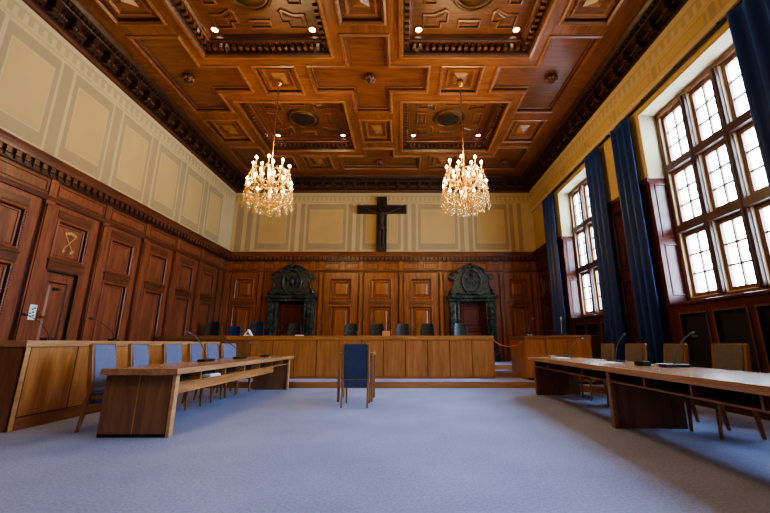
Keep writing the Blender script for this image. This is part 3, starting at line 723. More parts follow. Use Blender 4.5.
# curtain rails and curtains
for i, (a, b) in enumerate(((3.6, 7.45), (7.65, 11.75))):
    r = empty('curtain_rail', (XR-.06, (a+b)/2, 5.74)); L_ = (b-a)/2
    mb = MB(); mb.box(-.02, .02, -L_, L_, -.015, .02, 'black'); mb.build('rail', r)
    for k in range(5):
        mb = MB(); y = -L_+.1+(2*L_-.2)*k/4; mb.box(-.015, .06, y-.015, y+.015, .02, .055, 'black'); mb.build('wall_bracket', r)
    tag(r, ('dark curtain rail above the large near window', 'dark curtain rail above the far window')[i], 'curtain rail', 'curtain rails over the windows')
def curtain(y0, y1, seed, lab, zb=.06):
    rnd = random.Random(seed); w = y1-y0; nf = 3; N = nf*18; r = []
    zs = [zb, .8, 2.0, 3.4, 4.8, 5.5, 5.68]
    ph = [rnd.uniform(-.5, .5) for _ in range(nf+2)]
    mb = MB(); V = []
    for z in zs:
        f = (5.68-z)/5.62; amp = .045+.03*f; drift = .06*f
        for k in range(N+1):
            t = k/N; u = t+.012*sin(6*pi*t+ph[1])*f
            x = amp*sin(2*pi*nf*t+ph[2]*f)+.012*sin(4*pi*t+z)*f
            V.append((x, (u-.5)*w*(1+.04*f), z))
    F = [(i*(N+1)+k, i*(N+1)+k+1, (i+1)*(N+1)+k+1, (i+1)*(N+1)+k) for i in range(len(zs)-1) for k in range(N)]
    mb.add(V, F, 'blue_cl', True)
    o = mb.build('curtain', None, 0, (XR-.15, (y0+y1)/2, 0))
    sm = o.modifiers.new('cloth_thickness', 'SOLIDIFY'); sm.thickness = .006
    tag(o, lab, 'curtain', 'navy curtains along the window wall')
curtain(10.85, 11.6, 1, 'navy blue curtain between the far window and the back wall', .43)
curtain(8.0, 8.66, 2, 'long navy blue curtain on the near side of the far window', .17)
curtain(6.83, 7.44, 3, 'long navy blue curtain on the far side of the large near window')
curtain(3.62, 4.38, 4, 'dark navy curtain on the near side of the large near window')

# wall label on the dado
mb = MB(); mb.box(XR+.03, XR+.046, 6.24, 6.36, 1.1, 1.135, 'grey'); tag(mb.build('wall_label'), 'small grey label plate on the dark panel below the near window', 'label')

# ---------------------------------------------------------------- crucifix
r = empty('crucifix', (-.79, YB-.06, 4.255))
mb = MB(); mb.box(-.185, .185, -.11, .04, 0, 2.13, 'cross'); mb.build('upright', r, .01)
mb = MB(); mb.box(-.92, .92, -.115, .035, 1.48, 1.78, 'cross'); mb.build('crossbar', r, .01)
def skin(name, parent, verts, edges, radii, mat, root=0, sub=2):
    me = bpy.data.meshes.new(name); me.from_pydata(verts, edges, []); o = bpy.data.objects.new(name, me); COL.objects.link(o); o.parent = parent
    o.modifiers.new('skin', 'SKIN'); me.materials.append(M[mat])
    for i, v in enumerate(me.skin_vertices[0].data): v.radius = (radii[i], radii[i]); v.use_root = (i == root)
    s = o.modifiers.new('smooth', 'SUBSURF'); s.levels = sub; s.render_levels = sub
    for p in me.polygons: p.use_smooth = True
    return o
V = [(0,-.11,.86), (0,-.12,1.05), (0,-.12,1.25), (0,-.12,1.42), (.02,-.14,1.5), (.03,-.15,1.6), (.03,-.14,1.66),
     (-.14,-.11,1.42), (-.38,-.09,1.53), (-.62,-.08,1.63), (-.7,-.075,1.66), (.14,-.11,1.42), (.38,-.09,1.53), (.62,-.08,1.63), (.7,-.075,1.66),
     (-.075,-.11,.8), (-.06,-.16,.52), (-.04,-.1,.27), (-.03,-.13,.19), (.075,-.11,.8), (.07,-.16,.52), (.05,-.1,.27), (.04,-.13,.19)]
Ed = [(0,1),(1,2),(2,3),(3,4),(4,5),(5,6),(3,7),(7,8),(8,9),(9,10),(3,11),(11,12),(12,13),(13,14),(0,15),(15,16),(16,17),(17,18),(0,19),(19,20),(20,21),(21,22)]
R = [.1,.085,.11,.09,.04,.065,.05,.05,.034,.024,.025,.05,.034,.024,.025,.07,.048,.03,.028,.07,.048,.03,.028]
V = [(a, b-.06, c) for a, b, c in V]
skin('carved_figure', r, V, Ed, R, 'figure')
mb = MB(); mb.lathe([(.115, -.09), (.125, -.02), (.12, .05), (.105, .08)], 'figure', 16, (0, -.175, .86)); mb.tube([(.1, -.2, .9), (.17, -.18, .78), (.16, -.18, .64)], [.05, .045, .015], 'figure', 8); mb.build('loincloth', r)
tag(r, 'large dark wooden cross with a carved figure on the back wall', 'crucifix')

# ---------------------------------------------------------------- platform and steps
r = empty('stepped_platform', (0, 10, 0))
T0 = lambda x, y, z: (x, y-10, z)
mb = MB(); P1 = [(-4.5, 8.79), (3.06, 8.79), (4.2, 7.66), (4.84, 7.66), (4.84, 12.93), (-4.5, 12.93)]
mb.prism(P1, .002, .135, 'oak_x', T0); mb.prism(P1, .135, .145, 'carpet', T0); mb.build('lower_tier', r)
mb = MB(); mb.box(2.32, 2.97, 9.8, 10.9, .145, .252, 'oak_x', T0); mb.box(2.32, 2.97, 9.795, 10.9, .252, .262, 'carpet', T0); mb.build('step', r)
mb = MB(); P3 = [(-6.33, 10.45), (2.31, 10.45), (2.31, 10.9), (4.83, 10.9), (4.83, 12.93), (-6.33, 12.93)]
mb.prism(P3, .146, .39, 'oak_x', T0); mb.prism(P3, .39, .4, 'carpet', T0); mb.box(-6.33, -4.5, 10.45, 12.9, .002, .146, 'oak_x', T0); mb.build('upper_tier', r)
tag(r, 'oak faced carpeted platform with steps along the back of the room', 'platform')

# ---------------------------------------------------------------- benches
# judges' bench
r = empty('judges_bench', (0, 9.47, 0)); T0 = lambda x, y, z: (x, y+9.47, z)
z0 = .147
mb = MB(); mb.box(-4.48, 2.28, .02, .6, z0, 1.08, 'dark_gap'); mb.box(-6.2, -4.51, .02, .6, .003, 1.08, 'dark_gap'); mb.build('carcass', r)
k = 0; x = 2.295
while x > -6.2:
    xa = max(x-.5585, -6.2)
    mb = MB(); mb.box(xa+.008, x-.008, -.005, .02, z0+.05 if x > -4.5 else .06, 1.075, 'oak' if xa > -4.4 else 'walnut'); mb.build('front_panel', r, .004); x -= .5585
mb = MB(); mb.box(-4.48, 2.30, -.02, .62, 1.08, 1.185, 'oak_x'); mb.box(-6.22, -4.48, -.02, .62, 1.08, 1.185, 'walnut'); mb.build('worktop', r, .006)
mb = MB(); mb.box(-4.48, 2.29, .008, .03, z0, z0+.05, 'oak_x'); mb.build('plinth', r)
mb = MB(); mb.box(2.28, 2.30, .02, .6, z0, 1.08, 'oak'); mb.build('end_panel', r)
tag(r, "long oak judges' bench with plain vertical panels across the back of the room", 'bench')

# left dock bench
r = empty('dock_bench', (-4.56, 4.54, 0))
mb = MB(); mb.box(-.72, -.02, .02, 4.74, .003, .955, 'dark_gap'); mb.build('carcass', r)
mb = MB(); mb.box(-.76, .02, -.02, 4.76, .955, 1.035, 'desk_top'); mb.build('worktop', r, .006)
mb = MB(); mb.box(-.725, -.0, .0, .02, .003, .953, 'walnut'); mb.build('end_panel', r, .003)
for k in range(7):
    mb = MB(); a, b = .065+.668*k, .065+.668*(k+1); mb.box(-.02, .0, a+.008, b-.008, .15, .95, 'oak'); mb.build('front_panel', r, .004)
mb = MB(); mb.box(-.025, .008, 0, .055, .003, .953, 'oak_pale'); mb.build('corner_post', r, .003)
mb = MB(); mb.box(-.02, .012, .055, 4.74, .003, .14, 'walnut_y'); mb.build('plinth', r, .003)
tag(r, 'long oak dock bench with plain panels along the left wall', 'bench')

# angled bench on the right
r = empty('witness_bench', (2.98, 9.145, .146))
ang = math.atan2(8.08-9.145, 4.06-2.98); Lr = math.hypot(8.08-9.145, 4.06-2.98)
ca, sa = cos(ang), sin(ang)
TA = lambda u, v, z: (u*ca-v*sa, u*sa+v*ca, z)     # u along the front, v>0 to the back
for k in range(3):
    mb = MB(); mb.box(Lr*k/3+.008, Lr*(k+1)/3-.008, 0, .025, .05, .96, 'oak', TA); mb.build('front_panel', r)
mb = MB(); mb.box(0, Lr, .025, .05, .002, .96, 'dark_gap', TA); mb.box(Lr-.02, Lr, .05, .6, .002, .96, 'oak', TA); mb.build('carcass', r)
for a, b in ((.0, .62), (.62, 1.25)):
    mb = MB(); mb.box(0, .025, a+.01, b-.008, .002, .96, 'oak'); mb.build('side_panel', r)
mb = MB(); o0 = TA(-.0, -.02, 0); o1 = TA(Lr+.02, -.02, 0); i1 = TA(Lr+.02, .6, 0)
mb.prism([(-.02, -.01), (o1[0], o1[1]), (i1[0], i1[1]), (.62, .42), (.62, 1.27), (-.02, 1.27)], .962, 1.03, 'walnut_y'); mb.build('worktop', r, .005)
tag(r, 'angled oak bench beside the steps at the right of the room', 'bench')

# barrier rope
r = empty('barrier_rope', (2.30, 9.55, 1.05))
pts = []
for k in range(15):
    t = k/14; pts.append((.036+.6*t, -.25*t, -.03*t-.13*4*t*(1-t)*.95))
mb = MB(); mb.tube(pts, .013, 'rope', 8); mb.build('rope', r)
for p in (pts[0], pts[-1]):
    mb = MB(); mb.tube([(p[0]-.008, p[1], p[2]+.02), (p[0], p[1], p[2]), (p[0]+.008, p[1], p[2]+.02)], .012, 'brass', 8); mb.build('rope_hook', r)  # rope end hooks, stopping just short of the bench faces
tag(r, "pink red rope slung across the steps beside the judges' bench", 'rope')

# ---------------------------------------------------------------- long desks
def left_desk():
    r = empty('long_desk', (-3.0, 4.3, 0)); L = 4.28
    mb = MB(); mb.box(-.345, .51, -.09, L+.06, .66, .725, 'desk_top'); mb.build('tabletop', r, .005)
    mb = MB(); mb.box(-.33, .482, -.088, -.084, .655, .66, 'oak_y'); mb.build('edge_strip', r)
    for y in (0.04, L-.04):
        mb = MB(); mb.box(-.34, .435, y-.02, y+.02, .002, .66, 'walnut'); e = mb.build('end_panel', r, .003)
        if y < 1:
            for a, b in ((-.34, .03), (.044, .40)):
                mb = MB(); mb.box(a, b, y-.034, y-.02, .035, .655, 'walnut'); mb.build('veneer_panel', e, .002)
            mb = MB(); mb.box(.03, .044, y-.03, y-.02, .03, .655, 'oak_pale'); mb.build('joint_strip', e)
            mb = MB(); mb.box(-.34, .44, y-.03, y-.02, .002, .035, 'dark_gap'); mb.build('plinth', e)
        mb = MB(); mb.box(.41, .45, y-.04, y+.03, .002, .66, 'oak_pale'); mb.build('corner_post', r, .003)
    mb = MB(); mb.box(.1, .44, .07, L-.07, .545, .562, 'oak_y'); mb.build('shelf', r, .002)
    mb = MB(); mb.box(.27, .285, .07, L-.07, .563, .66, 'dark_gap'); mb.build('shelf_back', r)  # dark sheet set forward as painted shade inside the compartments
    for y in (.55, 1.21, 1.86, 2.5, 3.14, 3.75):
        mb = MB(); mb.box(.12, .435, y-.012, y+.012, .562, .66, 'oak_y'); mb.build('divider', r)
    mb = MB(); mb.box(.36, .385, .06, L-.9, .43, .545, 'oak_y'); mb.build('apron_rail', r, .003)
    mb = MB(); mb.box(-.3, -.275, .06, L-.06, .5, .64, 'walnut_y'); mb.build('back_rail', r)
    return tag(r, 'long oak desk on the left with a shelf of open compartments below its top', 'desk', 'long court desks')
left_desk()
mb = MB(); mb.box(-.05, .08, -.14, .14, 0, .02, 'paper'); mb.box(-.04, .07, -.13, .12, .0202, .03, 'paper'); o = mb.build('paper_stack', None, 0, (-2.655, 5.25, .5635)); tag(o, 'stack of white papers in the shelf of the left desk', 'papers')

def right_desk():
    ang = -math.atan2(2.69-2.583, 7.667-4.775)
    r = empty('long_desk', (2.583, 4.775, 0), ang); a, b = -2.9, 3.1
    mb = MB(); mb.box(-.1, .9, a-.1, b, .66, .725, 'desk_top'); mb.build('tabletop', r, .005)
    for y in (0, b-.16, a+.1):
        mb = MB(); mb.box(.0, .84, y-.02, y+.02, .002, .66, 'walnut'); mb.build('end_panel', r, .003)
        mb = MB(); mb.box(-.03, .015, y-.05, y+.03, .002, .66, 'walnut_y'); mb.build('corner_post', r, .003)
    for y0, y1 in ((a+.14, -.06), (.05, b-.2)):
        mb = MB(); mb.box(-.02, .34, y0, y1, .535, .552, 'walnut_y'); mb.build('shelf', r, .002)
        mb = MB(); mb.box(.34, .355, y0, y1, .535, .66, 'dark_gap'); mb.build('shelf_back', r)
        n = 4
        for k in range(1, n):
            y = y0+(y1-y0)*k/n; mb = MB(); mb.box(-.015, .33, y-.012, y+.012, .552, .66, 'walnut_y'); mb.build('divider', r)
    mb = MB(); mb.box(.72, .745, a+.14, b-.2, .48, .62, 'walnut_y'); mb.build('back_rail', r)
    return tag(r, 'long dark oak desk on the right below the windows', 'desk', 'long court desks')
right_desk()

# ---------------------------------------------------------------- court chairs
def court_chair(name, fab, wood_='oak_leg'):
    # local: faces +y, feet on z = 0
    r = empty(name)
    w = .225
    for s in (-1, 1):
        mb = MB(); mb.taper((s*(w-.02), -.235, 0), (s*(w-.02), -.17, .42), (.014, .016), (.018, .026), wood_); mb.build('leg', r, .004)
        mb = MB(); mb.taper((s*(w-.03), .235, 0), (s*(w-.025), .21, .41), (.013, .013), (.019, .021), wood_); mb.build('leg', r, .004)
        mb = MB(); mb.taper((s*(w-.016), -.172, .42), (s*(w-.016), -.25, .988), (.018, .028), (.016, .022), wood_); mb.build('back_post', r, .004)
    mb = MB(); mb.box(-w+.02, w-.02, -.185, .23, .35, .405, wood_); mb.build('seat_frame', r, .004)
    mb = MB()
    mb.box(-w+.01, w-.01, -.15, .25, .405, .475, fab); mb.build('seat', r, .022)
    mb = MB()
    P = []
    for z, y in ((.3, -.165), (.46, -.168), (.7, -.197), (.985, -.243)):
        P.append((y, z))
    V = []
    for y, z in P:
        t = .05 if z < .9 else .036
        V += [(-w+.036, y-.022, z), (w-.036, y-.022, z), (w-.036, y-.022+t, z), (-w+.036, y-.022+t, z)]
    F = [(3,2,1,0), (12,13,14,15)]
    for i in range(3):
        for k in range(4): F.append((i*4+k, i*4+(k+1) % 4, (i+1)*4+(k+1) % 4, (i+1)*4+k))
    mb.add(V, F, fab); mb.build('backrest', r, .01)
    mb = MB(); mb.box(-w+.02, w-.02, -.262, -.228, .985, .997, wood_); mb.build('top_rail', r, .003)
    mb = MB(); mb.box(-w+.02, w-.02, -.197, -.19, .424, .433, wood_); mb.build('back_seam', r)
    return r
wc = court_chair('witness_chair', 'fab_shaded')
wc.location = (-.772, 6.40, 0); tag(wc, 'padded wooden chair in shaded tone standing alone at the small witness table', 'chair')
lc = court_chair('court_chair', 'fab_blue')
ys = [4.78, 5.42, 6.16, 6.85, 7.42, 8.06]
nth = ['nearest', 'second from the near end', 'third from the near end', 'fourth from the near end', 'fifth from the near end', 'sixth and farthest']
for i, y in enumerate(ys):
    o = lc if i == 0 else copy_tree(lc)
    o.location = (-3.55, y, 0); o.rotation_euler = (0, 0, radians(-90+(6, 7, -3, 4, -2, -14)[i]))
    tag(o, 'blue grey padded chair behind the left desk, %s of six' % nth[i], 'chair', 'chairs behind the left desk')
rc = court_chair('court_chair', 'fab_warm_lit')
nth = ['nearest of the four', 'second from the near end', 'third from the near end', 'farthest of the four']
for i, y in enumerate((4.43, 5.33, 6.2, 7.1)):
    o = rc if i == 0 else copy_tree(rc)
    o.location = (3.62, y, 0); o.rotation_euler = (0, 0, radians(90+(3, -2, 6, -5)[i]))
    tag(o, 'padded wooden chair in warm lit tone behind the right desk, %s' % nth[i], 'chair', 'chairs behind the right desk')

# office chairs behind the judges' bench
def office_chair(fab):
    r = empty('office_chair')
    for k in range(5):
        t = 2*pi*k/5+.3; mb = MB(); mb.tube([(0, 0, .1), (.14*cos(t), .14*sin(t), .09), (.3*cos(t), .3*sin(t), .06)], [.03, .025, .018], 'black', 8)
        mb.tube([(.3*cos(t)-.025*sin(t), .3*sin(t)+.025*cos(t), .03), (.3*cos(t)+.025*sin(t), .3*sin(t)-.025*cos(t), .03)], .029, 'black', 10); mb.build('leg', r)
    mb = MB(); mb.tube([(0, 0, .1), (0, 0, .45)], .028, 'steel', 10); mb.build('column', r)
    mb = MB(); mb.box(-.24, .24, -.24, .24, .45, .54, fab); mb.build('seat', r, .035)
    for s in (-1, 1):
        mb = MB(); mb.tube([(s*.25, .1, .5), (s*.29, .12, .6), (s*.29, .1, .7), (s*.29, -.16, .71)], .018, 'black', 8); mb.build('armrest', r)
    V = []; Z = [.6, .75, .92, 1.05, 1.12]; Wd = [.21, .235, .23, .21, .17]
    for z, w in zip(Z, Wd):
        for k in range(9):
            u = -1+k/4; V.append((u*w, .27+.14*(z-.6)-.05*u*u*1.0, z))
    for z, w in zip(Z, Wd):
        for k in range(9):
            u = -1+k/4; V.append((u*w, .335+.14*(z-.6)-.05*u*u*1.0, z))
    F = []; n = 9
    for i in range(4):
        for k in range(8): F += [(i*n+k, i*n+k+1, (i+1)*n+k+1, (i+1)*n+k), (45+i*n+k, 45+(i+1)*n+k, 45+(i+1)*n+k+1, 45+i*n+k+1)]
    for k in range(8): F += [(k, k+1, 46+k, 45+k), (36+k, 81+k, 82+k, 37+k)]
    for i in range(4): F += [(i*n, (i+1)*n, 45+(i+1)*n, 45+i*n), (i*n+8, 45+i*n+8, 45+(i+1)*n+8, (i+1)*n+8)]
    mb = MB(); mb.add(V, F, fab, True); mb.build('backrest', r, .015)
    mb = MB(); mb.tube([(0, .2, .47), (0, .33, .5), (0, .36, .7)], .022, 'black', 8); mb.build('back_bracket', r)
    return r
oc = office_chair('leather')
labs = ["black office chair behind the judges' bench, in front of the eagle crested marble doorway",
        "black office chair behind the judges' bench, leftmost of four between the marble doorways",
        "black office chair behind the judges' bench, just left of the small brown box",
        "black office chair behind the judges' bench, just right of the small brown box",
        "black office chair behind the judges' bench, rightmost of four between the marble doorways",
        "black office chair behind the judges' bench, in front of the shield crested marble doorway"]
for i, (x, a) in enumerate(((-3.35, 0), (-1.58, 4), (-.82, -5), (0.01, 3), (.69, -12), (1.8, 6))):
    o = oc if i == 0 else copy_tree(oc)
    o.location = (x, 11.15, .402); o.rotation_euler = (0, 0, radians(a)); o.scale = (.95, 1, 1.07); tag(o, labs[i], 'office chair', "office chairs behind the judges' bench")
for fab, x, z, a, lab in (('leather', -6.0+.12, .402, 10, "black rounded office chair at the far left end behind the judges' bench"), ('leather_b', -5.28, .352, -8, "bright blue office chair at the left end behind the judges' bench"), ('leather_n', -4.55, .402, 0, "navy office chair behind the white papers on the judges' bench")):
    o = office_chair(fab); o.location = (x, 11.25 if fab != 'leather_b' else 11.3, .402); o.rotation_euler = (0, 0, radians(a))
    o.scale = (.9, .9, 1.0) if fab == 'leather_b' else (1, 1, 1.12)
    tag(o, lab, 'office chair')

# witness table
r = empty('witness_table', (-.845, 6.76, 0))
mb = MB(); mb.box(-.315, .315, 0, .6, .79, .835, 'oak_x'); mb.build('tabletop', r, .005)
for sx in (-1, 1):
    for y in (.03, .57):
        mb = MB(); mb.taper((sx*.29, y, 0.001), (sx*.29, y, .79), (.022, .022), (.024, .024), 'oak_leg'); mb.build('leg', r, .003)
mb = MB(); mb.box(-.27, .27, .02, .04, .71, .79, 'oak_x'); mb.box(-.27, .27, .56, .58, .71, .79, 'oak_x'); mb.build('apron', r)
tag(r, 'small light oak table in front of the lone padded chair', 'table')

# ---------------------------------------------------------------- microphones and items
def mic(name, base, tip, lab, group, size=(.16, .1), rz=0, bend=.5, zoff=.0, col='grey', rad=.007):
    r = empty(name, base); d = Vector(tip)-Vector(base)
    mb = MB(); mb.box(-size[0]/2, size[0]/2, -size[1]/2, size[1]/2, 0.001, .035, 'black', lambda x, y, z: (x*cos(rz)-y*sin(rz), x*sin(rz)+y*cos(rz), z)); mb.build('base', r, .006)
    pts = []
    for k in range(13):
        t = k/12
        pts.append((d.x*(t**(1+bend)), d.y*(t**(1+bend)), .03+(d.z-.03)*(1-(1-t)**(1+bend*.6))))
    mb = MB(); mb.tube(pts, rad, col, 8); mb.build('gooseneck', r)
    a, b = Vector(pts[-2]), Vector(pts[-1]); dd = (b-a).normalized()
    mb = MB(); mb.tube([b-dd*.01, b+dd*.015, b+dd*.05, b+dd*.062], [.009, .017, .017, .008], col, 10); mb.build('capsule', r)
    return tag(r, lab, 'microphone', group)
DT = .7255
g = 'gooseneck microphones on the left desk'
mic('microphone', (-3.07, 5.9, DT), (-3.28, 5.75, 1.14), 'gooseneck microphone on the left desk, nearest of three', g, (.12, .3), 0)
mic('microphone', (-3.0, 6.95, DT), (-3.33, 7.05, 1.02), 'gooseneck microphone on the left desk, second of three', g, (.12, .3), 0)
mic('microphone', (-2.93, 8.0, DT), (-3.2, 7.9, 1.0), 'gooseneck microphone at the far end of the left desk', g, (.12, .2), 0)
g = 'gooseneck microphones on the right desk'
mic('microphone', (3.17, 7.3, DT), (3.47, 7.3, 1.07), 'gooseneck microphone at the far end of the right desk', g, (.14, .2), .04)
mic('microphone', (3.15, 5.6, DT), (3.3, 5.6, 1.1), 'gooseneck microphone in the middle of the right desk, between the other two', g, (.14, .24), .04)
mic('microphone', (3.2, 4.47, DT), (3.43, 4.45, 1.1), 'gooseneck microphone near the cables at the near end of the right desk', g, (.3, .12), .04)
g = 'gooseneck microphones on the dock bench'
mic('microphone', (-4.8, 5.05, 1.0355), (-4.85, 4.74, 1.35), 'thin gooseneck microphone on the dock bench, nearest of three in front of the door', g, (.1, .14), col='black', rad=.004)
mic('microphone', (-4.8, 6.2, 1.0355), (-4.85, 5.76, 1.37), 'thin gooseneck microphone on the dock bench, middle of three', g, (.1, .14), col='black', rad=.004)
mic('microphone', (-4.85, 8.8, 1.0355), (-4.9, 8.45, 1.24), 'thin gooseneck microphone at the far end of the dock bench', g, (.1, .14), col='grey', rad=.005)
mic('microphone', (3.2, 9.5, 1.177), (3.33, 9.5, 1.6), 'long gooseneck microphone on the angled bench, left of two', 'gooseneck microphones on the angled bench', (.2, .12), .5)
mic('microphone', (3.75, 8.78, 1.177), (3.76, 8.78, 1.55), 'pale gooseneck microphone on the angled bench, in front of the curtain', 'gooseneck microphones on the angled bench', (.12, .1), -.7, .2, 0, 'white', .0055)
mic('microphone', (-.84, 7.15, .8355), (-.87, 7.1, 1.17), 'thin microphone on the small witness table behind the lone chair', None, (.08, .1), 0, .3)
mic('microphone', (-1.5, 9.75, 1.1855), (-1.42, 9.7, 1.3), "small microphone on the judges' bench above the witness chair", None, (.1, .08), 0, .4)

r = empty('conference_unit', (3.0, 7.5, DT)); mb = MB(); mb.box(-.09, .09, -.07, .07, .001, .03, 'grey'); mb.build('body', r, .006)
mb = MB(); mb.box(-.07, .03, -.05, .05, .03, .033, 'paper'); mb.build('display', r); tag(r, 'flat grey conference unit at the far end of the right desk', 'conference unit')
r = empty('conference_unit', (3.02, 4.78, DT)); mb = MB(); mb.box(-.05, .05, -.09, .09, .001, .055, 'black'); mb.build('body', r, .008)
mb = MB(); mb.box(-.03, .03, -.06, .03, .055, .058, 'grey'); mb.build('display', r); tag(r, 'black conference unit beside white cables on the right desk', 'conference unit')
mb = MB(); rnd = random.Random(3); pts = []
for k in range(40):
    t = k/39; pts.append((.15*sin(9*t)+.05*t, .16*cos(7*t+1)-.04, .0085+.012*abs(sin(5*t))))
mb.tube(pts, .007, 'paper', 6); pts = [(.12*cos(8*k/29+2), .14*sin(6*k/29), .009+.012*abs(cos(4*k/29))) for k in range(30)]; mb.tube(pts, .006, 'black', 6)
o = mb.build('cable_bundle', None, 0, (3.22, 4.76, DT)); tag(o, 'tangled white and black cables on the right desk', 'cables')
mb = MB(); mb.box(-.12, .12, -.17, .17, .001, .012, 'paper'); o = mb.build('paper_stack', None, 0, (2.98, 7.15, DT)); tag(o, 'flat white papers at the far end of the right desk', 'papers')
mb = MB(); mb.box(-.12, .12, -.17, .17, .001, .01, 'paper'); o = mb.build('paper_stack', None, 0, (2.95, 5.45, DT)); tag(o, 'flat white papers in the middle of the right desk', 'papers')
# wooden box and papers on the judges' bench
r = empty('wooden_box', (-.44, 9.75, 1.186)); mb = MB(); mb.box(-.1, .1, -.06, .06, 0, .1, 'oak_pale'); mb.build('body', r, .005); mb = MB(); mb.box(-.104, .104, -.064, .064, .1, .125, 'oak_pale'); mb.build('lid', r, .004)
tag(r, "small pale brown box on the judges' bench between two office chairs", 'box')
r = empty('paper_folder', (-4.05, 9.75, 1.186))
mb = MB()
for s in (-1, 1): mb.add([(0, -.07, .16), (s*.11, -.07, 0), (s*.09, -.07, 0), (0, -.07, .13), (0, .07, .16), (s*.11, .07, 0), (s*.09, .07, 0), (0, .07, .13)], [(0,1,2,3), (4,7,6,5), (0,4,5,1), (1,5,6,2), (2,6,7,3)], 'paper')
mb.build('cover', r); mb = MB(); mb.box(-.06, .06, -.06, .06, 0, .03, 'paper'); mb.build('pages', r)
tag(r, "white tented papers on the left part of the judges' bench", 'papers')
mb = MB(); mb.box(-.1, .1, -.05, .05, 0, .025, 'paper'); o = mb.build('paper_stack', None, .002, (-2.7, 9.7, 1.186)); tag(o, "small white paper stack on the judges' bench left of the witness chair", 'papers')

# ---------------------------------------------------------------- chandeliers
def chandelier():
    r = empty('chandelier'); H = 3.28
    mb = MB(); mb.tube([(0, 0, 1.1), (0, 0, H)], .013, 'brass', 8); mb.build('rod', r)
    mb = MB(); mb.lathe([(.012, H-.1), (.06, H-.06), (.08, H-.01), (.085, H+.02)], 'brass', 16); mb.build('canopy', r)
    mb = MB(); mb.lathe([(.01, .1), (.05, .14), (.03, .2), (.07, .3), (.04, .4), (.03, .55), (.075, .65), (.04, .76), (.03, .9), (.06, .98), (.03, 1.06), (.02, 1.15)], 'brass', 14); mb.build('stem', r)
    ring = lambda R, z, n=40: [(R*cos(2*pi*k/n), R*sin(2*pi*k/n), z) for k in range(n)]
    for R, z in ((.38, .93), (.47, .46)):
        mb = MB(); mb.tube(ring(R, z), .014, 'brass', 6, True); mb.build('hoop', r)
    flame = None
    for R, z, n, off, ch in ((.385, .97, 8, .2, .17), (.47, .54, 10, 0, .14), (.2, .96, 4, .5, .16)):
        for k in range(n):
            t = 2*pi*k/n+off; c, s = cos(t), sin(t)
            mb = MB(); mb.tube([(.03*c, .03*s, z-.28), (R*.4*c, R*.4*s, z-.36), (R*.8*c, R*.8*s, z-.22), (R*c, R*s, z-.02)], .011, 'brass', 6)
            mb.lathe([(.012, -.03), (.045, -.005), (.05, .008), (.02, .01)], 'crystal', 12, (R*c, R*s, z)); mb.build('arm', r)
            mb = MB(); mb.tube([(0, 0, .005), (0, 0, ch)], .0125, 'ivory', 8); cd = mb.build('candle', r, 0, (R*c, R*s, z))
            if flame is None:
                mb = MB(); mb.lathe([(.008, 0), (.026, .018), (.03, .036), (.016, .06), (.002, .078)], 'flame', 10); flame = mb.build('bulb', cd, 0, (0, 0, ch))
            else: link_copy(flame, cd, (0, 0, ch))
    # crystal strings: beads ending in a drop
    def string(L, drop=1.0):
        mb = MB(); z = 0
        while z > -L:
            a = .016; mb.lathe([(.001, -a), (a, 0), (.001, a)], 'crystal', 6, (0, 0, z)); z -= .036
        mb.lathe([(.002, .0), (.028*drop, -.045), (.03*drop, -.06), (.003, -.11)], 'crystal', 6, (0, 0, z)); return mb
    lens = {}
    def hang(R, z, n, L, off=0, nm='crystal_string', drop=1.0):
        for k in range(n):
            t = 2*pi*(k+off)/n; key = (round(L, 2), drop)
            if key not in lens: o = lens[key] = string(L, drop).build(nm, r)
            else: o = link_copy(lens[key], r)
            o.location = (R*cos(t), R*sin(t), z); o.rotation_euler = (0, 0, t)
    hang(.385, .92, 12, .1); hang(.47, .45, 18, .1); hang(.515, .36, 16, .14, .5); hang(.4, .4, 10, .2); hang(.25, .34, 8, .2, .3); hang(.11, .26, 5, .16)
    # swags of beads linking the hoops: past counting
    mb = MB(); rnd = random.Random(5)
    for k in range(16):
        t = 2*pi*k/16
        for j in range(13):
            u = j/12; R = .385+(.47-.385)*u+.05*sin(pi*u); z = .98-.5*u; tt = t+.25*(u-.5)
            mb.lathe([(.001, -.018), (.018, 0), (.001, .018)], 'crystal', 5, (R*cos(tt), R*sin(tt), z))
    for k in range(30):
        t = rnd.uniform(0, 2*pi); R = rnd.uniform(.1, .5); z = rnd.uniform(.15, 1.0); s = rnd.uniform(.8, 1.5)
        mb.lathe([(.001, -.04*s), (.022*s, 0), (.001, .03*s)], 'crystal', 5, (R*cos(t), R*sin(t), z))
    for k in range(12):
        for j in range(15):
            u = j/14; t = 2*pi*k/12+2*pi/12*u; R = .485+.03*sin(pi*u); z = .5-.1*sin(pi*u)
            mb.lathe([(.001, -.015), (.015, 0), (.001, .015)], 'crystal', 5, (R*cos(t), R*sin(t), z))
    o = mb.build('crystal_garland', r); o['kind'] = 'stuff'
    return r
ch = chandelier()
for i, x in enumerate(colx):
    o = ch if i == 0 else copy_tree(ch)
    o.location = (x, 7.45, 3.72); o.rotation_euler = (0, 0, .3*i)
    tag(o, 'lit crystal chandelier with candle bulbs, %s of the cross' % ('left', 'right')[i], 'chandelier', 'crystal chandeliers')

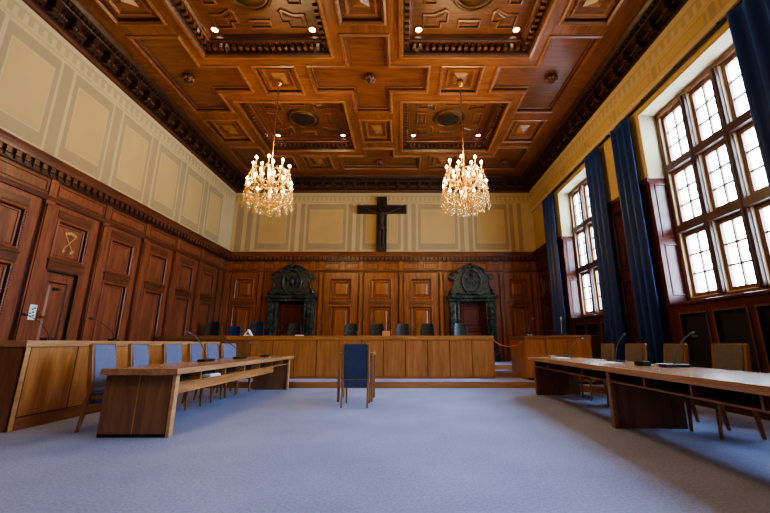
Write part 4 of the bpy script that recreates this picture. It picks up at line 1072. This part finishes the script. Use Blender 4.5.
# ---------------------------------------------------------------- lights
def lamp(kind, name, loc, energy, col, **k):
    l = bpy.data.lights.new(name, kind); l.energy = energy; l.color = col
    for a, b in k.items(): setattr(l, a, b)
    o = bpy.data.objects.new(name, l); COL.objects.link(o); o.location = loc
    return o
WARM = (1, .73, .38)
CH_W = 23
for x in colx:
    for y in (7.45,):
        for k in range(4):
            t = pi/4+k*pi/2
            lamp('POINT', 'chandelier_light', (x+.385*cos(t), y+.385*sin(t), 3.72+1.2), CH_W, WARM, shadow_soft_size=.05)
        for k in range(4):
            t = k*pi/2+.15
            lamp('POINT', 'chandelier_light', (x+.5*cos(t), y+.5*sin(t), 3.72+.74), CH_W, WARM, shadow_soft_size=.05)
    lamp('POINT', 'rear_fill_light', (x, 1.2, 4.7), CH_W*4, WARM, shadow_soft_size=.4)  # added soft fill lamp out of view; no chandelier hangs here
# recessed spotlights in the coffers
sp0 = None
names = {}
for ci, a in enumerate(cofx):
    for ri, b in enumerate(cofy):
        for sx in (0, 1):
            for sy in (0, 1):
                x = (a[0]+a[1])/2+(-1.03, 1.03)[sx]; y = (b[0]+.42, b[1]-.34)[sy]; z = ZC+.335
                l = lamp('SPOT', 'spotlight_beam', (x, y, z-.05), 22, (1, .74, .44), spot_size=radians(70), spot_blend=.9, shadow_soft_size=.05)
                if ri == 0 and sy == 0: continue
                if sp0 is None:
                    o = sp0 = empty('recessed_spotlight')
                    mb = MB(); mb.lathe([(.085, .004), (.09, -.012), (.07, -.016), (.068, -.004)], 'brass', 20); mb.build('trim_ring', o)
                    mb = MB(); mb.lathe([(.066, -.002), (.062, -.008), (.02, -.012)], 'spot', 20); mb.build('lens', o)
                else: o = copy_tree(sp0)
                o.location = (x, y, z)
                tag(o, 'round recessed spotlight, %s corner of the %s %s ceiling coffer' % ((('near left', 'far left'), ('near right', 'far right'))[sx][sy], ('nearer', 'farther')[ri], ('left', 'right')[ci]), 'spotlight', 'recessed ceiling spotlights')

# world daylight and portals
w = bpy.data.worlds.new('daylight'); S.world = w; w.use_nodes = True; nt = w.node_tree
bg = nt.nodes['Background']; tc = nt.nodes.new('ShaderNodeTexCoord'); sp = nt.nodes.new('ShaderNodeSeparateXYZ'); rp = nt.nodes.new('ShaderNodeValToRGB')
nt.links.new(tc.outputs['Generated'], sp.inputs[0]); nt.links.new(sp.outputs[2], rp.inputs[0]); nt.links.new(rp.outputs[0], bg.inputs[0])
rp.color_ramp.elements[0].color = (.62, .74, .92, 1); rp.color_ramp.elements[0].position = 0
rp.color_ramp.elements[1].color = (.56, .75, 1, 1); rp.color_ramp.elements[1].position = .6
bg.inputs[1].default_value = 44
for a, b in OPEN:
    o = lamp('AREA', 'window_portal', (XR+.6, (a+b)/2, (ZS+ZH)/2), 1, (1, 1, 1), shape='RECTANGLE', size=ZH-ZS+.2, size_y=b-a+.2)
    o.rotation_euler = (0, radians(90), 0); o.data.cycles.is_portal = True

# ---------------------------------------------------------------- camera
cam = bpy.data.cameras.new('camera'); co = bpy.data.objects.new('camera', cam); COL.objects.link(co)
cam.sensor_fit = 'HORIZONTAL'; cam.sensor_width = 36; cam.lens = 364/770*36; cam.shift_x = -18/770
co.location = (0, 0, 1.0); co.rotation_euler = (radians(90+13.4), 0, 0); cam.clip_start = .05
S.camera = co
S.view_settings.view_transform = 'AgX'
S.view_settings.look = 'AgX - Medium High Contrast'
S.view_settings.exposure = .15
